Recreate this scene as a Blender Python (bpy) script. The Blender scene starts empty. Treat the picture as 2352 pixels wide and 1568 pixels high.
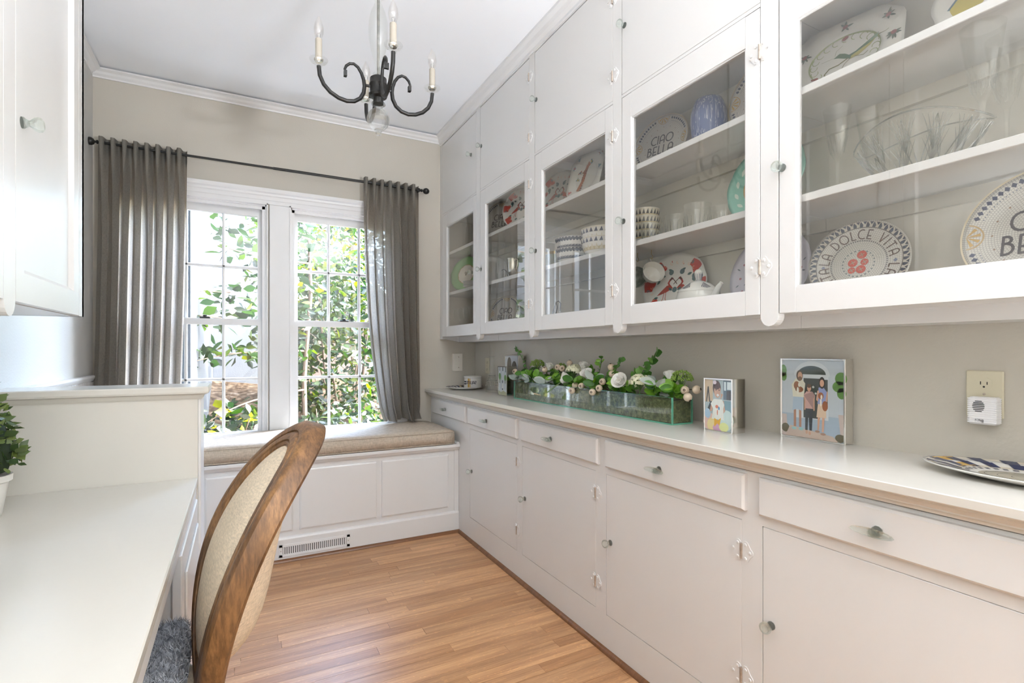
import bpy, bmesh, math, random
import numpy as np
from mathutils import Vector, Matrix

random.seed(7)
RNG = np.random.default_rng(11)
SC = bpy.context.scene
COL = SC.collection
PI = math.pi

# ------------------------------------------------------------------ camera
YAW = math.radians(27.835)
cam_d = bpy.data.cameras.new('camera')
cam_d.sensor_width = 36.0
cam_d.lens = 1190.5 / 2352 * 36.0
cam_d.shift_y = 22.0 / 2352
cam_d.clip_start = 0.02
cam = bpy.data.objects.new('camera', cam_d)
COL.objects.link(cam)
cam.location = (0, 0, 1.2)
cam.rotation_euler = (PI / 2, 0, -YAW)
SC.camera = cam

# ------------------------------------------------------------------ world, sun, exposure
SC.view_settings.view_transform = 'Standard'
SC.view_settings.look = 'None'
SC.view_settings.gamma = 1.0
SC.view_settings.use_curve_mapping = False
SC.view_settings.exposure = 1.38
SKY_STRENGTH, SUN_STRENGTH = 5.5, 9.0
world = bpy.data.worlds.new('sky')
SC.world = world
world.use_nodes = True
wn = world.node_tree.nodes
wl = world.node_tree.links
wn.clear()
w_out = wn.new('ShaderNodeOutputWorld')
w_bg = wn.new('ShaderNodeBackground')
w_sky = wn.new('ShaderNodeTexSky')
w_sky.sky_type = 'NISHITA'
w_sky.sun_disc = False
w_sky.sun_elevation = math.radians(51)
w_sky.sun_rotation = math.radians(93)
w_sky.air_density = 1.0
w_sky.dust_density = 2.0
w_bg.inputs['Strength'].default_value = SKY_STRENGTH
wl.new(w_sky.outputs[0], w_bg.inputs['Color'])
wl.new(w_bg.outputs[0], w_out.inputs['Surface'])

sun_d = bpy.data.lights.new('sun', 'SUN')
sun_d.energy = SUN_STRENGTH
sun_d.angle = math.radians(0.6)
sun_d.color = (1.0, 0.95, 0.86)
sun = bpy.data.objects.new('sun', sun_d)
COL.objects.link(sun)
sun.rotation_euler = Vector((-0.62, 0.03, -0.78)).to_track_quat('-Z', 'Y').to_euler()

def portal(name, loc, rot, sx_, sy_):
    ld = bpy.data.lights.new(name, 'AREA'); ld.shape = 'RECTANGLE'; ld.size = sx_; ld.size_y = sy_
    ld.cycles.is_portal = True
    o = bpy.data.objects.new(name, ld); COL.objects.link(o); o.location = loc; o.rotation_euler = rot
portal('window_portal', (-.19, 3.92, 1.38), (-PI/2, 0, 0), .75, 1.6)
portal('window_portal', (.67, 3.92, 1.38), (-PI/2, 0, 0), .75, 1.6)

cy = SC.cycles
cy.use_denoising = True
cy.use_adaptive_sampling = True
cy.adaptive_threshold = 0.03
cy.max_bounces = 9
cy.diffuse_bounces = 5
cy.glossy_bounces = 4
cy.transmission_bounces = 8
cy.transparent_max_bounces = 16
cy.caustics_reflective = False
cy.caustics_refractive = False
cy.sample_clamp_indirect = 6.0
cy.blur_glossy = 0.5

# ------------------------------------------------------------------ room numbers (metres)
XL, XW = -0.744, 1.668          # left wall, right wall
YB, YR = 3.782, -3.2            # window wall, far end behind the camera
ZC = 2.845                      # ceiling
XR, XU = 1.299, 1.372           # face of base cabinets, face of wall cabinets
YS = 3.226                      # face of the window seat
ZT = 0.914                      # worktop

# ------------------------------------------------------------------ helpers
def lin(c):
    c = c / 255.0
    return c / 12.92 if c <= 0.04045 else ((c + 0.055) / 1.055) ** 2.4
def S(r, g, b):
    return (lin(r), lin(g), lin(b), 1.0)

class MB:
    """collects vertices and faces for one mesh"""
    def __init__(self):
        self.v, self.f, self.m, self.c = [], [], [], []
        self.col = None
    def add(self, vs, fs, mi=0):
        o = len(self.v)
        self.v += [tuple(p) for p in vs]
        self.f += [tuple(i + o for i in f) for f in fs]
        self.m += [mi] * len(fs)
        if self.col is not None:
            self.c += [self.col] * len(vs)
        return self
    def box(self, x0, x1, y0, y1, z0, z1, mi=0):
        x0, x1 = min(x0, x1), max(x0, x1); y0, y1 = min(y0, y1), max(y0, y1); z0, z1 = min(z0, z1), max(z0, z1)
        v = [(x0,y0,z0),(x1,y0,z0),(x1,y1,z0),(x0,y1,z0),(x0,y0,z1),(x1,y0,z1),(x1,y1,z1),(x0,y1,z1)]
        f = [(0,3,2,1),(4,5,6,7),(0,1,5,4),(1,2,6,5),(2,3,7,6),(3,0,4,7)]
        return self.add(v, f, mi)
    def cbox(self, x0, x1, y0, y1, z0, z1, b=0.003, mi=0):
        """box with chamfered edges"""
        bm = bmesh.new()
        bmesh.ops.create_cube(bm, size=1.0)
        sx, sy, sz = abs(x1-x0), abs(y1-y0), abs(z1-z0)
        for v in bm.verts:
            v.co = Vector((v.co.x*sx + (x0+x1)/2, v.co.y*sy + (y0+y1)/2, v.co.z*sz + (z0+z1)/2))
        bmesh.ops.bevel(bm, geom=bm.edges[:], offset=min(b, sx*.45, sy*.45, sz*.45), segments=1, affect='EDGES', profile=0.5)
        bm.verts.index_update()
        self.add([v.co[:] for v in bm.verts], [[v.index for v in f.verts] for f in bm.faces], mi)
        bm.free()
        return self
    def lathe(self, prof, n=24, c=(0,0,0), axis='z', mi=0, wob=None):
        """revolve (r, h) pairs about an axis through c"""
        vs, fs = [], []
        k = len(prof)
        for i in range(n):
            a = 2*PI*i/n
            for r, h in prof:
                rr = r * (wob(a, r, h) if wob else 1.0)
                p, q = rr*math.cos(a), rr*math.sin(a)
                if axis == 'z': w = (p, q, h)
                elif axis == 'x': w = (h, p, q)
                else: w = (q, h, p)
                vs.append((w[0]+c[0], w[1]+c[1], w[2]+c[2]))
        for i in range(n):
            j = (i+1) % n
            for t in range(k-1):
                a0, a1, b1, b0 = i*k+t, j*k+t, j*k+t+1, i*k+t+1
                fs.append((a0, a1, b1, b0))
        if prof[0][0] > 1e-6:
            fs.append(tuple(i*k for i in reversed(range(n))))
        if prof[-1][0] > 1e-6:
            fs.append(tuple(i*k+k-1 for i in range(n)))
        return self.add(vs, fs, mi)
    def tube(self, path, r, n=8, mi=0, caps=True):
        pts = [Vector(p) for p in path]
        rs = r if isinstance(r, (list, tuple)) else [r]*len(pts)
        vs, fs = [], []
        prev = None
        for i, p in enumerate(pts):
            t = (pts[min(i+1, len(pts)-1)] - pts[max(i-1, 0)]).normalized()
            if prev is None:
                u = t.orthogonal().normalized()
            else:
                u = (prev - t*prev.dot(t))
                u = u.normalized() if u.length > 1e-6 else t.orthogonal().normalized()
            prev = u
            w = t.cross(u)
            for k in range(n):
                a = 2*PI*k/n
                vs.append(p + (u*math.cos(a) + w*math.sin(a))*rs[i])
        for i in range(len(pts)-1):
            for k in range(n):
                k2 = (k+1) % n
                fs.append((i*n+k, i*n+k2, (i+1)*n+k2, (i+1)*n+k))
        if caps:
            fs.append(tuple(reversed(range(n))))
            fs.append(tuple((len(pts)-1)*n+k for k in range(n)))
        return self.add(vs, fs, mi)
    def prism(self, poly, lo, hi, axis='z', mi=0):
        """extrude a 2D outline; axis x: (y,z), y: (x,z), z: (x,y)"""
        n = len(poly)
        def w(p, h):
            return (h, p[0], p[1]) if axis == 'x' else (p[0], h, p[1]) if axis == 'y' else (p[0], p[1], h)
        vs = [w(p, lo) for p in poly] + [w(p, hi) for p in poly]
        fs = [tuple(reversed(range(n))), tuple(range(n, 2*n))]
        fs += [(i, (i+1) % n, n+(i+1) % n, n+i) for i in range(n)]
        return self.add(vs, fs, mi)
    def grid(self, fn, nu, nv, mi=0, closed_u=False):
        vs = [fn(i/(nu if closed_u else nu-1), j/(nv-1)) for i in range(nu) for j in range(nv)]
        fs = []
        for i in range(nu if closed_u else nu-1):
            k = (i+1) % nu
            for j in range(nv-1):
                fs.append((i*nv+j, k*nv+j, k*nv+j+1, i*nv+j+1))
        return self.add(vs, fs, mi)

def sphere_prof(r, n=8, c=0.0):
    return [(max(r*math.sin(PI*i/n), 0.0 if i in (0, n) else 1e-5), c - r*math.cos(PI*i/n)) for i in range(n+1)]

def mesh_of(name, mb, mats, smooth=False):
    me = bpy.data.meshes.new(name)
    me.from_pydata(mb.v, [], mb.f)
    for m in (mats if isinstance(mats, (list, tuple)) else [mats]):
        me.materials.append(m)
    if any(mb.m):
        me.polygons.foreach_set('material_index', mb.m)
    if mb.c:
        ca = me.color_attributes.new('Col', 'FLOAT_COLOR', 'POINT')
        ca.data.foreach_set('color', np.array(mb.c, dtype=np.float32).ravel())
    if len(mb.f) < 20000 and not mb.c:
        bm = bmesh.new(); bm.from_mesh(me)
        bmesh.ops.recalc_face_normals(bm, faces=bm.faces[:])
        bm.to_mesh(me); bm.free()
    if smooth:
        me.polygons.foreach_set('use_smooth', [True]*len(me.polygons))
        if smooth != 'all':
            me.set_sharp_from_angle(angle=math.radians(38))
    me.update()
    return me

ORG = {}
def obj(name, mb, mats, parent=None, smooth=False, world=True):
    """one mesh object; with world=True its vertices are given in room coordinates"""
    if isinstance(mb, MB):
        if parent is not None and world:
            o = ORG.get(parent.name, Vector((0,0,0)))
            if o.length > 0:
                mb.v = [(x-o.x, y-o.y, z-o.z) for x, y, z in mb.v]
        me = mesh_of(name, mb, mats, smooth)
    else:
        me = mb
    ob = bpy.data.objects.new(name, me)
    COL.objects.link(ob)
    if parent is not None:
        ob.parent = parent
        if world:
            ORG[ob.name] = ORG.get(parent.name, Vector((0,0,0))).copy()
    return ob

def tag(o, label=None, cat=None, group=None, kind=None):
    if label: o['label'] = label
    if cat: o['category'] = cat
    if group: o['group'] = group
    if kind: o['kind'] = kind
    return o

def thing(name, label, cat, loc=(0,0,0), group=None, kind=None):
    e = bpy.data.objects.new(name, None)
    COL.objects.link(e)
    e.location = loc
    e.empty_display_size = 0.05
    ORG[e.name] = Vector(loc)
    return tag(e, label, cat, group, kind)

def struct(name, mb=None, mats=None, label=None, smooth=False):
    if mb is None:
        e = thing(name, label, None)
    else:
        e = obj(name, mb, mats, None, smooth)
        if label: e['label'] = label
    e['kind'] = 'structure'
    return e

# ------------------------------------------------------------------ materials
def new_mat(name):
    m = bpy.data.materials.new(name)
    m.use_nodes = True
    nt = m.node_tree
    nt.nodes.clear()
    return m, nt.nodes, nt.links

def out(n, l, sh):
    o = n.new('ShaderNodeOutputMaterial')
    l.new(sh, o.inputs['Surface'])
    return o

def pos_noise(n, l, scale, detail=3.0, coord='Object', stretch=None, rough=0.5):
    tc = n.new('ShaderNodeTexCoord')
    src = tc.outputs[coord]
    if coord == 'Position':
        src = n.new('ShaderNodeNewGeometry').outputs['Position']
    mp = n.new('ShaderNodeMapping')
    mp.inputs['Scale'].default_value = stretch or (1, 1, 1)
    l.new(src, mp.inputs['Vector'])
    t = n.new('ShaderNodeTexNoise')
    t.inputs['Scale'].default_value = scale
    t.inputs['Detail'].default_value = detail
    t.inputs['Roughness'].default_value = rough
    l.new(mp.outputs[0], t.inputs['Vector'])
    return t

def ramp(n, l, fac, stops):
    r = n.new('ShaderNodeValToRGB')
    e = r.color_ramp.elements
    e[0].position, e[0].color = stops[0]
    e[1].position, e[1].color = stops[1]
    for p, c in stops[2:]:
        k = e.new(p); k.color = c
    l.new(fac, r.inputs['Fac'])
    return r

def mul(c, k):
    return (min(c[0]*k, 1), min(c[1]*k, 1), min(c[2]*k, 1), 1.0)

def plain(name, col, rough=0.5, metal=0.0, var=0.04, scale=6.0, bump=0.0, bscale=60.0, spec=0.5, coat=0.0, stretch=None, sheen=0.0):
    m, n, l = new_mat(name)
    p = n.new('ShaderNodeBsdfPrincipled')
    t = pos_noise(n, l, scale, 3, stretch=stretch)
    r = ramp(n, l, t.outputs['Fac'], [(0.3, mul(col, 1-var)), (0.7, mul(col, 1+var))])
    l.new(r.outputs[0], p.inputs['Base Color'])
    p.inputs['Roughness'].default_value = rough
    p.inputs['Metallic'].default_value = metal
    p.inputs['Specular IOR Level'].default_value = spec
    p.inputs['Coat Weight'].default_value = coat
    p.inputs['Sheen Weight'].default_value = sheen
    if bump:
        b = n.new('ShaderNodeBump')
        b.inputs['Strength'].default_value = bump
        b.inputs['Distance'].default_value = 0.002
        t2 = pos_noise(n, l, bscale, 4, stretch=stretch)
        l.new(t2.outputs['Fac'], b.inputs['Height'])
        l.new(b.outputs[0], p.inputs['Normal'])
    out(n, l, p.outputs[0])
    return m

def thin_glass(name, tint=(1,1,1,1), ior=1.5, base=0.0, gain=1.0, rough=0.0):
    m, n, l = new_mat(name)
    tr = n.new('ShaderNodeBsdfTransparent'); tr.inputs[0].default_value = tint
    gl = n.new('ShaderNodeBsdfGlossy'); gl.inputs['Roughness'].default_value = rough
    gl.inputs['Color'].default_value = (1, 1, 1, 1)
    fr = n.new('ShaderNodeFresnel')
    # the same reflection on either face of the sheet
    geo = n.new('ShaderNodeNewGeometry')
    ex = n.new('ShaderNodeMath'); ex.operation = 'MULTIPLY_ADD'; ex.inputs[1].default_value = -2.0; ex.inputs[2].default_value = 1.0
    l.new(geo.outputs['Backfacing'], ex.inputs[0])
    pw_ = n.new('ShaderNodeMath'); pw_.operation = 'POWER'; pw_.inputs[0].default_value = ior
    l.new(ex.outputs[0], pw_.inputs[1]); l.new(pw_.outputs[0], fr.inputs['IOR'])
    ma = n.new('ShaderNodeMath'); ma.operation = 'MULTIPLY_ADD'; ma.use_clamp = True
    ma.inputs[1].default_value = gain; ma.inputs[2].default_value = base
    mx = n.new('ShaderNodeMixShader')
    l.new(fr.outputs[0], ma.inputs[0]); l.new(ma.outputs[0], mx.inputs[0])
    l.new(tr.outputs[0], mx.inputs[1]); l.new(gl.outputs[0], mx.inputs[2])
    out(n, l, mx.outputs[0])
    return m

def solid_glass(name, tint=(0.95, 0.99, 0.96, 1), ior=1.5):
    m, n, l = new_mat(name)
    g = n.new('ShaderNodeBsdfGlass'); g.inputs['IOR'].default_value = ior
    g.inputs['Color'].default_value = tint; g.inputs['Roughness'].default_value = 0.0
    out(n, l, g.outputs[0])
    return m

def leafy(name, stops, trans=0.45, rough=0.45, use_attr=False):
    """leaf: per-leaf colour, some light shines through"""
    m, n, l = new_mat(name)
    if use_attr:
        a = n.new('ShaderNodeVertexColor'); a.layer_name = 'Col'
        colr = a.outputs['Color']
    else:
        oi = n.new('ShaderNodeObjectInfo')
        r = ramp(n, l, oi.outputs['Random'], stops)
        colr = r.outputs[0]
    p = n.new('ShaderNodeBsdfPrincipled'); p.inputs['Roughness'].default_value = rough
    t = n.new('ShaderNodeBsdfTranslucent')
    l.new(colr, p.inputs['Base Color'])
    hs = n.new('ShaderNodeHueSaturation'); hs.inputs['Value'].default_value = 1.7; hs.inputs['Saturation'].default_value = 1.15
    l.new(colr, hs.inputs['Color']); l.new(hs.outputs[0], t.inputs['Color'])
    mx = n.new('ShaderNodeMixShader'); mx.inputs[0].default_value = trans
    l.new(p.outputs[0], mx.inputs[1]); l.new(t.outputs[0], mx.inputs[2])
    out(n, l, mx.outputs[0])
    return m

def attr_mat(name, rough=0.25, coat=0.0):
    m, n, l = new_mat(name)
    a = n.new('ShaderNodeVertexColor'); a.layer_name = 'Col'
    p = n.new('ShaderNodeBsdfPrincipled'); p.inputs['Roughness'].default_value = rough
    p.inputs['Coat Weight'].default_value = coat
    l.new(a.outputs['Color'], p.inputs['Base Color'])
    out(n, l, p.outputs[0])
    return m

WHITE = S(226, 222, 215)
M = {}
M['paint'] = plain('white_gloss_paint', (0.70, 0.69, 0.675, 1), 0.28, var=0.012, scale=3, bump=0.10, bscale=28, stretch=(1, 1, .25))
M['cream_paint'] = plain('cream_gloss_paint', (0.63, 0.605, 0.55, 1), 0.2, var=0.012, scale=3, bump=0.08, bscale=28)
M['paint_in'] = plain('cabinet_interior_paint', (0.66, 0.62, 0.54, 1), 0.5, var=0.012, scale=3)
M['trim'] = plain('white_trim_paint', (0.73, 0.725, 0.72, 1), 0.3, var=0.012, scale=4, bump=0.05, bscale=40)
M['wall'] = plain('greige_wall_paint', (0.52, 0.485, 0.42, 1), 0.6, var=0.015, scale=2, bump=0.35, bscale=120)
M['wall_l'] = plain('pale_wall_paint', (0.56, 0.55, 0.525, 1), 0.55, var=0.012, scale=2, bump=0.3, bscale=120)
M['ceil'] = plain('ceiling_paint', (0.90, 0.92, 0.95, 1), 0.7, var=0.01, scale=2)
M['pane'] = thin_glass('window_pane_glass', (0.97, 0.985, 0.98, 1), 1.45)
M['door_pane'] = thin_glass('cabinet_door_glass', (0.975, 0.975, 0.965, 1), 1.5, 0.0, 1.35)
M['crystal'] = thin_glass('clear_crystal', (0.978, 0.98, 0.974, 1), 1.45, 0.0, 0.75)
M['planter_glass'] = thin_glass('green_edged_glass', (0.93, 0.97, 0.945, 1), 1.5, 0.0, 1.35)
M['planter_edge'] = plain('green_glass_edge', (0.10, 0.33, 0.22, 1), 0.08, var=0.1, spec=0.8)
def pressed_glass(name, tint):
    m, n, l = new_mat(name)
    g = n.new('ShaderNodeBsdfGlass'); g.inputs['IOR'].default_value = 1.5; g.inputs['Color'].default_value = tint
    tr = n.new('ShaderNodeBsdfTransparent'); tr.inputs[0].default_value = tint
    mx = n.new('ShaderNodeMixShader'); mx.inputs[0].default_value = .38
    l.new(tr.outputs[0], mx.inputs[1]); l.new(g.outputs[0], mx.inputs[2])
    out(n, l, mx.outputs[0])
    return m
M['knob'] = pressed_glass('pressed_glass_knob', (0.955, 0.985, 0.965, 1))
M['ball'] = pressed_glass('clear_glass_ball', (0.97, 0.975, 0.97, 1))
M['black'] = plain('blackened_metal', (0.028, 0.027, 0.026, 1), 0.38, metal=0.6, var=0.1, scale=20)
M['chrome'] = plain('polished_nickel', (0.78, 0.76, 0.72, 1), 0.12, metal=1.0, var=0.02)
M['hinge_pin'] = plain('worn_hinge_metal', (0.42, 0.35, 0.29, 1), 0.4, metal=0.5, var=0.2, scale=80)
M['ivory'] = plain('ivory_plastic', (0.62, 0.57, 0.43, 1), 0.35, var=0.02)
M['ivory_l'] = plain('pale_plastic', (0.72, 0.68, 0.61, 1), 0.4, var=0.02)
M['dark'] = plain('dark_void', (0.015, 0.014, 0.013, 1), 0.7)
M['china'] = plain('glazed_white_china', (0.72, 0.70, 0.65, 1), 0.12, var=0.01, coat=0.3)
M['print'] = attr_mat('painted_glaze', 0.18)
M['photo'] = attr_mat('printed_photo', 0.3)
M['cup_metal'] = plain('engraved_silver', (0.70, 0.66, 0.58, 1), 0.2, metal=1.0, var=0.12, scale=60, bump=0.5, bscale=90)
# ================================================================== THE ROOM SHELL
def oak(name, light, dark, rough=0.3):
    m, n, l = new_mat(name)
    p = n.new('ShaderNodeBsdfPrincipled')
    geo = n.new('ShaderNodeNewGeometry')
    oi = n.new('ShaderNodeObjectInfo')
    sc = n.new('ShaderNodeVectorMath'); sc.operation = 'SCALE'; sc.inputs['Scale'].default_value = 37.0
    cmb = n.new('ShaderNodeCombineXYZ')
    l.new(oi.outputs['Random'], cmb.inputs[0]); l.new(oi.outputs['Random'], cmb.inputs[1]); l.new(oi.outputs['Random'], cmb.inputs[2])
    l.new(cmb.outputs[0], sc.inputs[0])
    ad = n.new('ShaderNodeVectorMath'); ad.operation = 'ADD'
    l.new(geo.outputs['Position'], ad.inputs[0]); l.new(sc.outputs[0], ad.inputs[1])
    def nz(stretch, detail, dist=0.0):
        mp = n.new('ShaderNodeMapping'); mp.inputs['Scale'].default_value = stretch
        l.new(ad.outputs[0], mp.inputs['Vector'])
        t = n.new('ShaderNodeTexNoise'); t.inputs['Scale'].default_value = 1.0; t.inputs['Detail'].default_value = detail
        t.inputs['Distortion'].default_value = dist
        l.new(mp.outputs[0], t.inputs['Vector'])
        return t
    g1, g2, g3 = nz((2.2, 38, 8), 4, 0.4), nz((7, 190, 20), 3), nz((26, 60, 10), 2, 2.2)
    base = ramp(n, l, oi.outputs['Random'], [(0.0, dark), (1.0, light), (0.35, mul(light, .82)), (0.6, mul(light, .98)), (0.8, mul(light, .74))])
    r1 = ramp(n, l, g1.outputs['Fac'], [(0.34, (.78, .72, .68, 1)), (0.62, (1.06, 1.04, 1.02, 1))])
    r2 = ramp(n, l, g2.outputs['Fac'], [(0.36, (.83, .79, .75, 1)), (0.52, (1, 1, 1, 1))])
    r3 = ramp(n, l, g3.outputs['Fac'], [(0.60, (1, 1, 1, 1)), (0.68, (1.22, 1.2, 1.15, 1))])
    cur = base.outputs[0]
    for r in (r1, r2, r3):
        mx = n.new('ShaderNodeMix'); mx.data_type = 'RGBA'; mx.blend_type = 'MULTIPLY'; mx.inputs[0].default_value = 1.0
        l.new(cur, mx.inputs[6]); l.new(r.outputs[0], mx.inputs[7]); cur = mx.outputs[2]
    l.new(cur, p.inputs['Base Color'])
    p.inputs['Roughness'].default_value = rough
    b = n.new('ShaderNodeBump'); b.inputs['Strength'].default_value = 0.12; b.inputs['Distance'].default_value = 0.001
    l.new(g2.outputs['Fac'], b.inputs['Height']); l.new(b.outputs[0], p.inputs['Normal'])
    out(n, l, p.outputs[0])
    return m
M['oak'] = oak('oak_strip_floor', (0.63, 0.355, 0.175, 1), (0.42, 0.215, 0.096, 1), 0.33)
M['shoe'] = oak('stained_shoe_moulding', (0.24, 0.105, 0.04, 1), (0.19, 0.08, 0.03, 1), 0.3)

floor = struct('floor', MB().box(XL-.15, XW+.15, YR, YB+.15, -.16, -.012), M['oak'], 'narrow oak strip floor with warm honey stain')
plank_me = mesh_of('plank', MB().box(0, 1, 0, 1, -.012, 0), M['oak'])
PW = 0.0575
row = 0
y = 0.62
while y < 3.23:
    x = XL - random.uniform(0, .7)
    while x < XR:
        ln = random.uniform(.42, 1.15)
        a, b2 = max(x, XL), min(x+ln, XR+.05)
        if b2 - a > 0.04:
            o = bpy.data.objects.new('plank', plank_me); COL.objects.link(o); o.parent = floor
            o.location = (a, y, random.uniform(-.0004, 0)); o.scale = (b2-a-.0011, PW-.0010, 1)
        x += ln
    y += PW
    row += 1
rest = MB()
for (y0, y1, x0, x1) in ((YR, 0.62, XL, XW), (y, YB, XL, XW)):
    yy = y0
    while yy < y1:
        rest.box(x0, x1, yy, min(yy+PW-.001, y1), -.012, 0)
        yy += PW
r_ = obj('plank_field', rest, M['oak'], floor); r_['kind'] = 'stuff'

struct('ceiling', MB().box(XL-.15, XW+.15, YR, YB+.15, ZC, ZC+.15), M['ceil'], 'smooth white ceiling')
struct('wall_left', MB().box(XL-.15, XL, YR, YB+.15, 0, ZC), M['wall_l'], 'pale painted left wall above beadboard')
struct('wall_right', MB().box(XW, XW+.15, YR, YB+.15, 0, ZC), M['wall'], 'greige painted right wall behind the worktop')
W1 = (-.545, .169); W2 = (.307, 1.035); ZW0, ZW1 = .60, 2.165
wb = MB()
Y0, Y1 = YB, YB+.15
wb.box(XL, XW, Y0, Y1, 0, ZW0); wb.box(XL, XW, Y0, Y1, ZW1, ZC)
for a, b2 in ((XL, W1[0]), (W1[1], W2[0]), (W2[1], XW)):
    wb.box(a, b2, Y0, Y1, ZW0, ZW1)
struct('wall_back', wb, M['wall'], 'greige painted window wall')
wr = MB().box(XL, XW, YR-.15, YR, 0, ZC)
struct('wall_front', wr, M['wall_l'], 'plain end wall behind the viewer')
# roof over the room, keeps the sky out above the ceiling
struct('roof', MB().box(XL-.45, XW+.45, YR-.5, YB+.42, ZC+.15, ZC+.23), M['trim'], 'flat roof slab above the room')

# crown moulding: back wall (with the shadow gap above it), left wall, cabinet run
def crown_prof(x0, s, z0, z1, d):
    h = z1 - z0
    return [(x0, z0), (x0+s*.006, z0), (x0+s*.008, z0+h*.18), (x0+s*d*.45, z0+h*.38), (x0+s*d*.62, z0+h*.62), (x0+s*d*.85, z0+h*.74), (x0+s*d, z0+h*.8), (x0+s*d, z1), (x0, z1)]
struct('trim_1', MB().prism(crown_prof(YB, -1, 2.785, 2.834, .042), XL, XU, 'x'), M['trim'], 'white crown moulding on the window wall')
struct('trim_2', MB().prism(crown_prof(XL, 1, 2.785, 2.834, .042), 2.17, YB-.042, 'y'), M['trim'], 'white crown moulding on the left wall')
struct('trim_3', MB().prism(crown_prof(XU, -1, 2.772, ZC, .045), -.42, YB, 'y'), M['trim'], 'white crown moulding above the wall cabinets')

# beadboard wainscot on the left wall, each board its own piece
wains = struct('trim_4', None, None, 'white beadboard wainscot with cap on left wall')
board_me = mesh_of('board', MB().cbox(0, .012, 0, .0385, 0, 1.03, .003), M['trim'])
yy = 2.5
while yy < YB-.01:
    o = obj('board', board_me, None, wains); o.location = (XL, yy, 0)
    yy += .040
obj('cap', MB().prism([(XL, 1.03), (XL+.016, 1.03), (XL+.024, 1.04), (XL+.03, 1.05), (XL+.03, 1.062), (XL, 1.062)], 2.5, YB, 'y'), M['trim'], wains)
# short return of the wainscot on the window wall, left of the window
obj('return_board', MB().box(XL+.012, -.62, YB-.012, YB, 0, 1.03), M['trim'], wains)
obj('return_cap', MB().box(XL+.012, -.60, YB-.03, YB, 1.03, 1.062), M['trim'], wains)

# shoe moulding at the floor
def quarter(x, s, r=.017):
    return [(x, 0)] + [(x + s*r*math.cos(a), r*math.sin(a)) for a in (0, .4, .8, 1.2, PI/2)]
struct('baseboard_right', MB().prism(quarter(XR, -1), -.42, YS-.006, 'y'), M['shoe'], 'brown shoe moulding along the base cabinets', True)
struct('baseboard_back', MB().prism(quarter(YS-.012, -1), -.12, XR-.001, 'x'), M['shoe'], 'brown shoe moulding along the window seat', True)

# ================================================================== WINDOWS
def window(name, label, wx, cols):
    e = struct(name, None, None, label)
    x0, x1 = wx
    jm = MB()
    jm.box(x0, x0+.012, YB, YB+.15, ZW0, ZW1); jm.box(x1-.012, x1, YB, YB+.15, ZW0, ZW1)
    jm.box(x0, x1, YB, YB+.15, ZW1-.012, ZW1)
    jm.box(x0+.012, x0+.03, YB+.012, YB+.03, ZW0, ZW1); jm.box(x1-.03, x1-.012, YB+.012, YB+.03, ZW0, ZW1)
    jm.box(x0, x1, YB+.012, YB+.03, ZW1-.03, ZW1-.012)
    obj('jamb', jm, M['trim'], e)
    obj('sill', MB().cbox(x0, x1, YB-.01, YB+.17, ZW0, ZW0+.03, .004), M['trim'], e)
    g0, g1 = x0+.055, x1-.055
    mw = .018
    cw = (g1-g0-2*mw)/3
    for nm, yc, zr in (('upper_sash', YB+.085, [(1.412, 1.742), (1.762, 2.096)]), ('lower_sash', YB+.052, [(.675, 1.009), (1.027, 1.369)])):
        zb, zt = zr[0][0], zr[1][1]
        top = 2.153 if nm == 'upper_sash' else 1.408
        bot = 1.372 if nm == 'upper_sash' else ZW0+.03
        f = MB()
        a, b2 = yc-.016, yc+.016
        f.box(x0+.012, g0, a, b2, bot, top); f.box(g1, x1-.012, a, b2, bot, top)
        f.box(g0, g1, a, b2, bot, zb); f.box(g0, g1, a, b2, zt, top)
        sash = obj(nm, f, M['trim'], e)
        mt = MB()
        for k in (1, 2):
            xm = g0 + k*cw + (k-1)*mw
            mt.prism([(xm+.003, yc-.014), (xm+mw-.003, yc-.014), (xm+mw, yc-.004), (xm+mw, yc+.01), (xm, yc+.01), (xm, yc-.004)], zb, zt, 'z')
        mt.prism([(yc-.014, zr[0][1]+.004), (yc-.014, zr[1][0]-.004), (yc-.004, zr[1][0]), (yc+.01, zr[1][0]), (yc+.01, zr[0][1]), (yc-.004, zr[0][1])], g0, g1, 'x')
        obj('muntin', mt, M['trim'], sash)
        for r0, r1 in zr:
            for k in range(3):
                xm = g0 + k*(cw+mw)
                obj('pane', MB().box(xm, xm+cw, yc+.002, yc+.005, r0, r1), M['pane'], sash)
    obj('sash_lock', MB().cbox((x0+x1)/2-.03, (x0+x1)/2+.03, YB+.05, YB+.075, 1.408, 1.420, .004).lathe([(.012, 1.418), (.012, 1.43), (.0, 1.434)], 12, ((x0+x1)/2, YB+.06, 0)), M['black'], e)
window('window_1', 'twelve-pane double-hung window nearest the desk', W1, 3)
window('window_2', 'twelve-pane double-hung window nearest the cabinets', W2, 3)
cs = struct('trim_5', None, None, 'white moulded casing around the paired windows')
def head(y):
    return [(YB, 2.165), (YB-.018, 2.165), (YB-.018, 2.188), (YB-.022, 2.192), (YB-.022, 2.214), (YB-.028, 2.22), (YB-.03, 2.232), (YB-.042, 2.240), (YB-.046, 2.25), (YB-.046, 2.262), (YB, 2.262)]
obj('head_casing', MB().prism(head(0), W1[0]-.075, W2[1]+.075, 'x'), M['trim'], cs)
obj('mullion_casing', MB().cbox(W1[1]+.012, W2[0]-.002, YB-.018, YB+.01, ZW0, 2.165, .003), M['trim'], cs)
obj('side_casing', MB().cbox(W1[0]-.075, W1[0], YB-.018, YB+.01, 0.58, 2.165, .003), M['trim'], cs)
obj('side_casing', MB().cbox(W2[1], W2[1]+.075, YB-.018, YB+.01, 0.58, 2.165, .003), M['trim'], cs)
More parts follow.
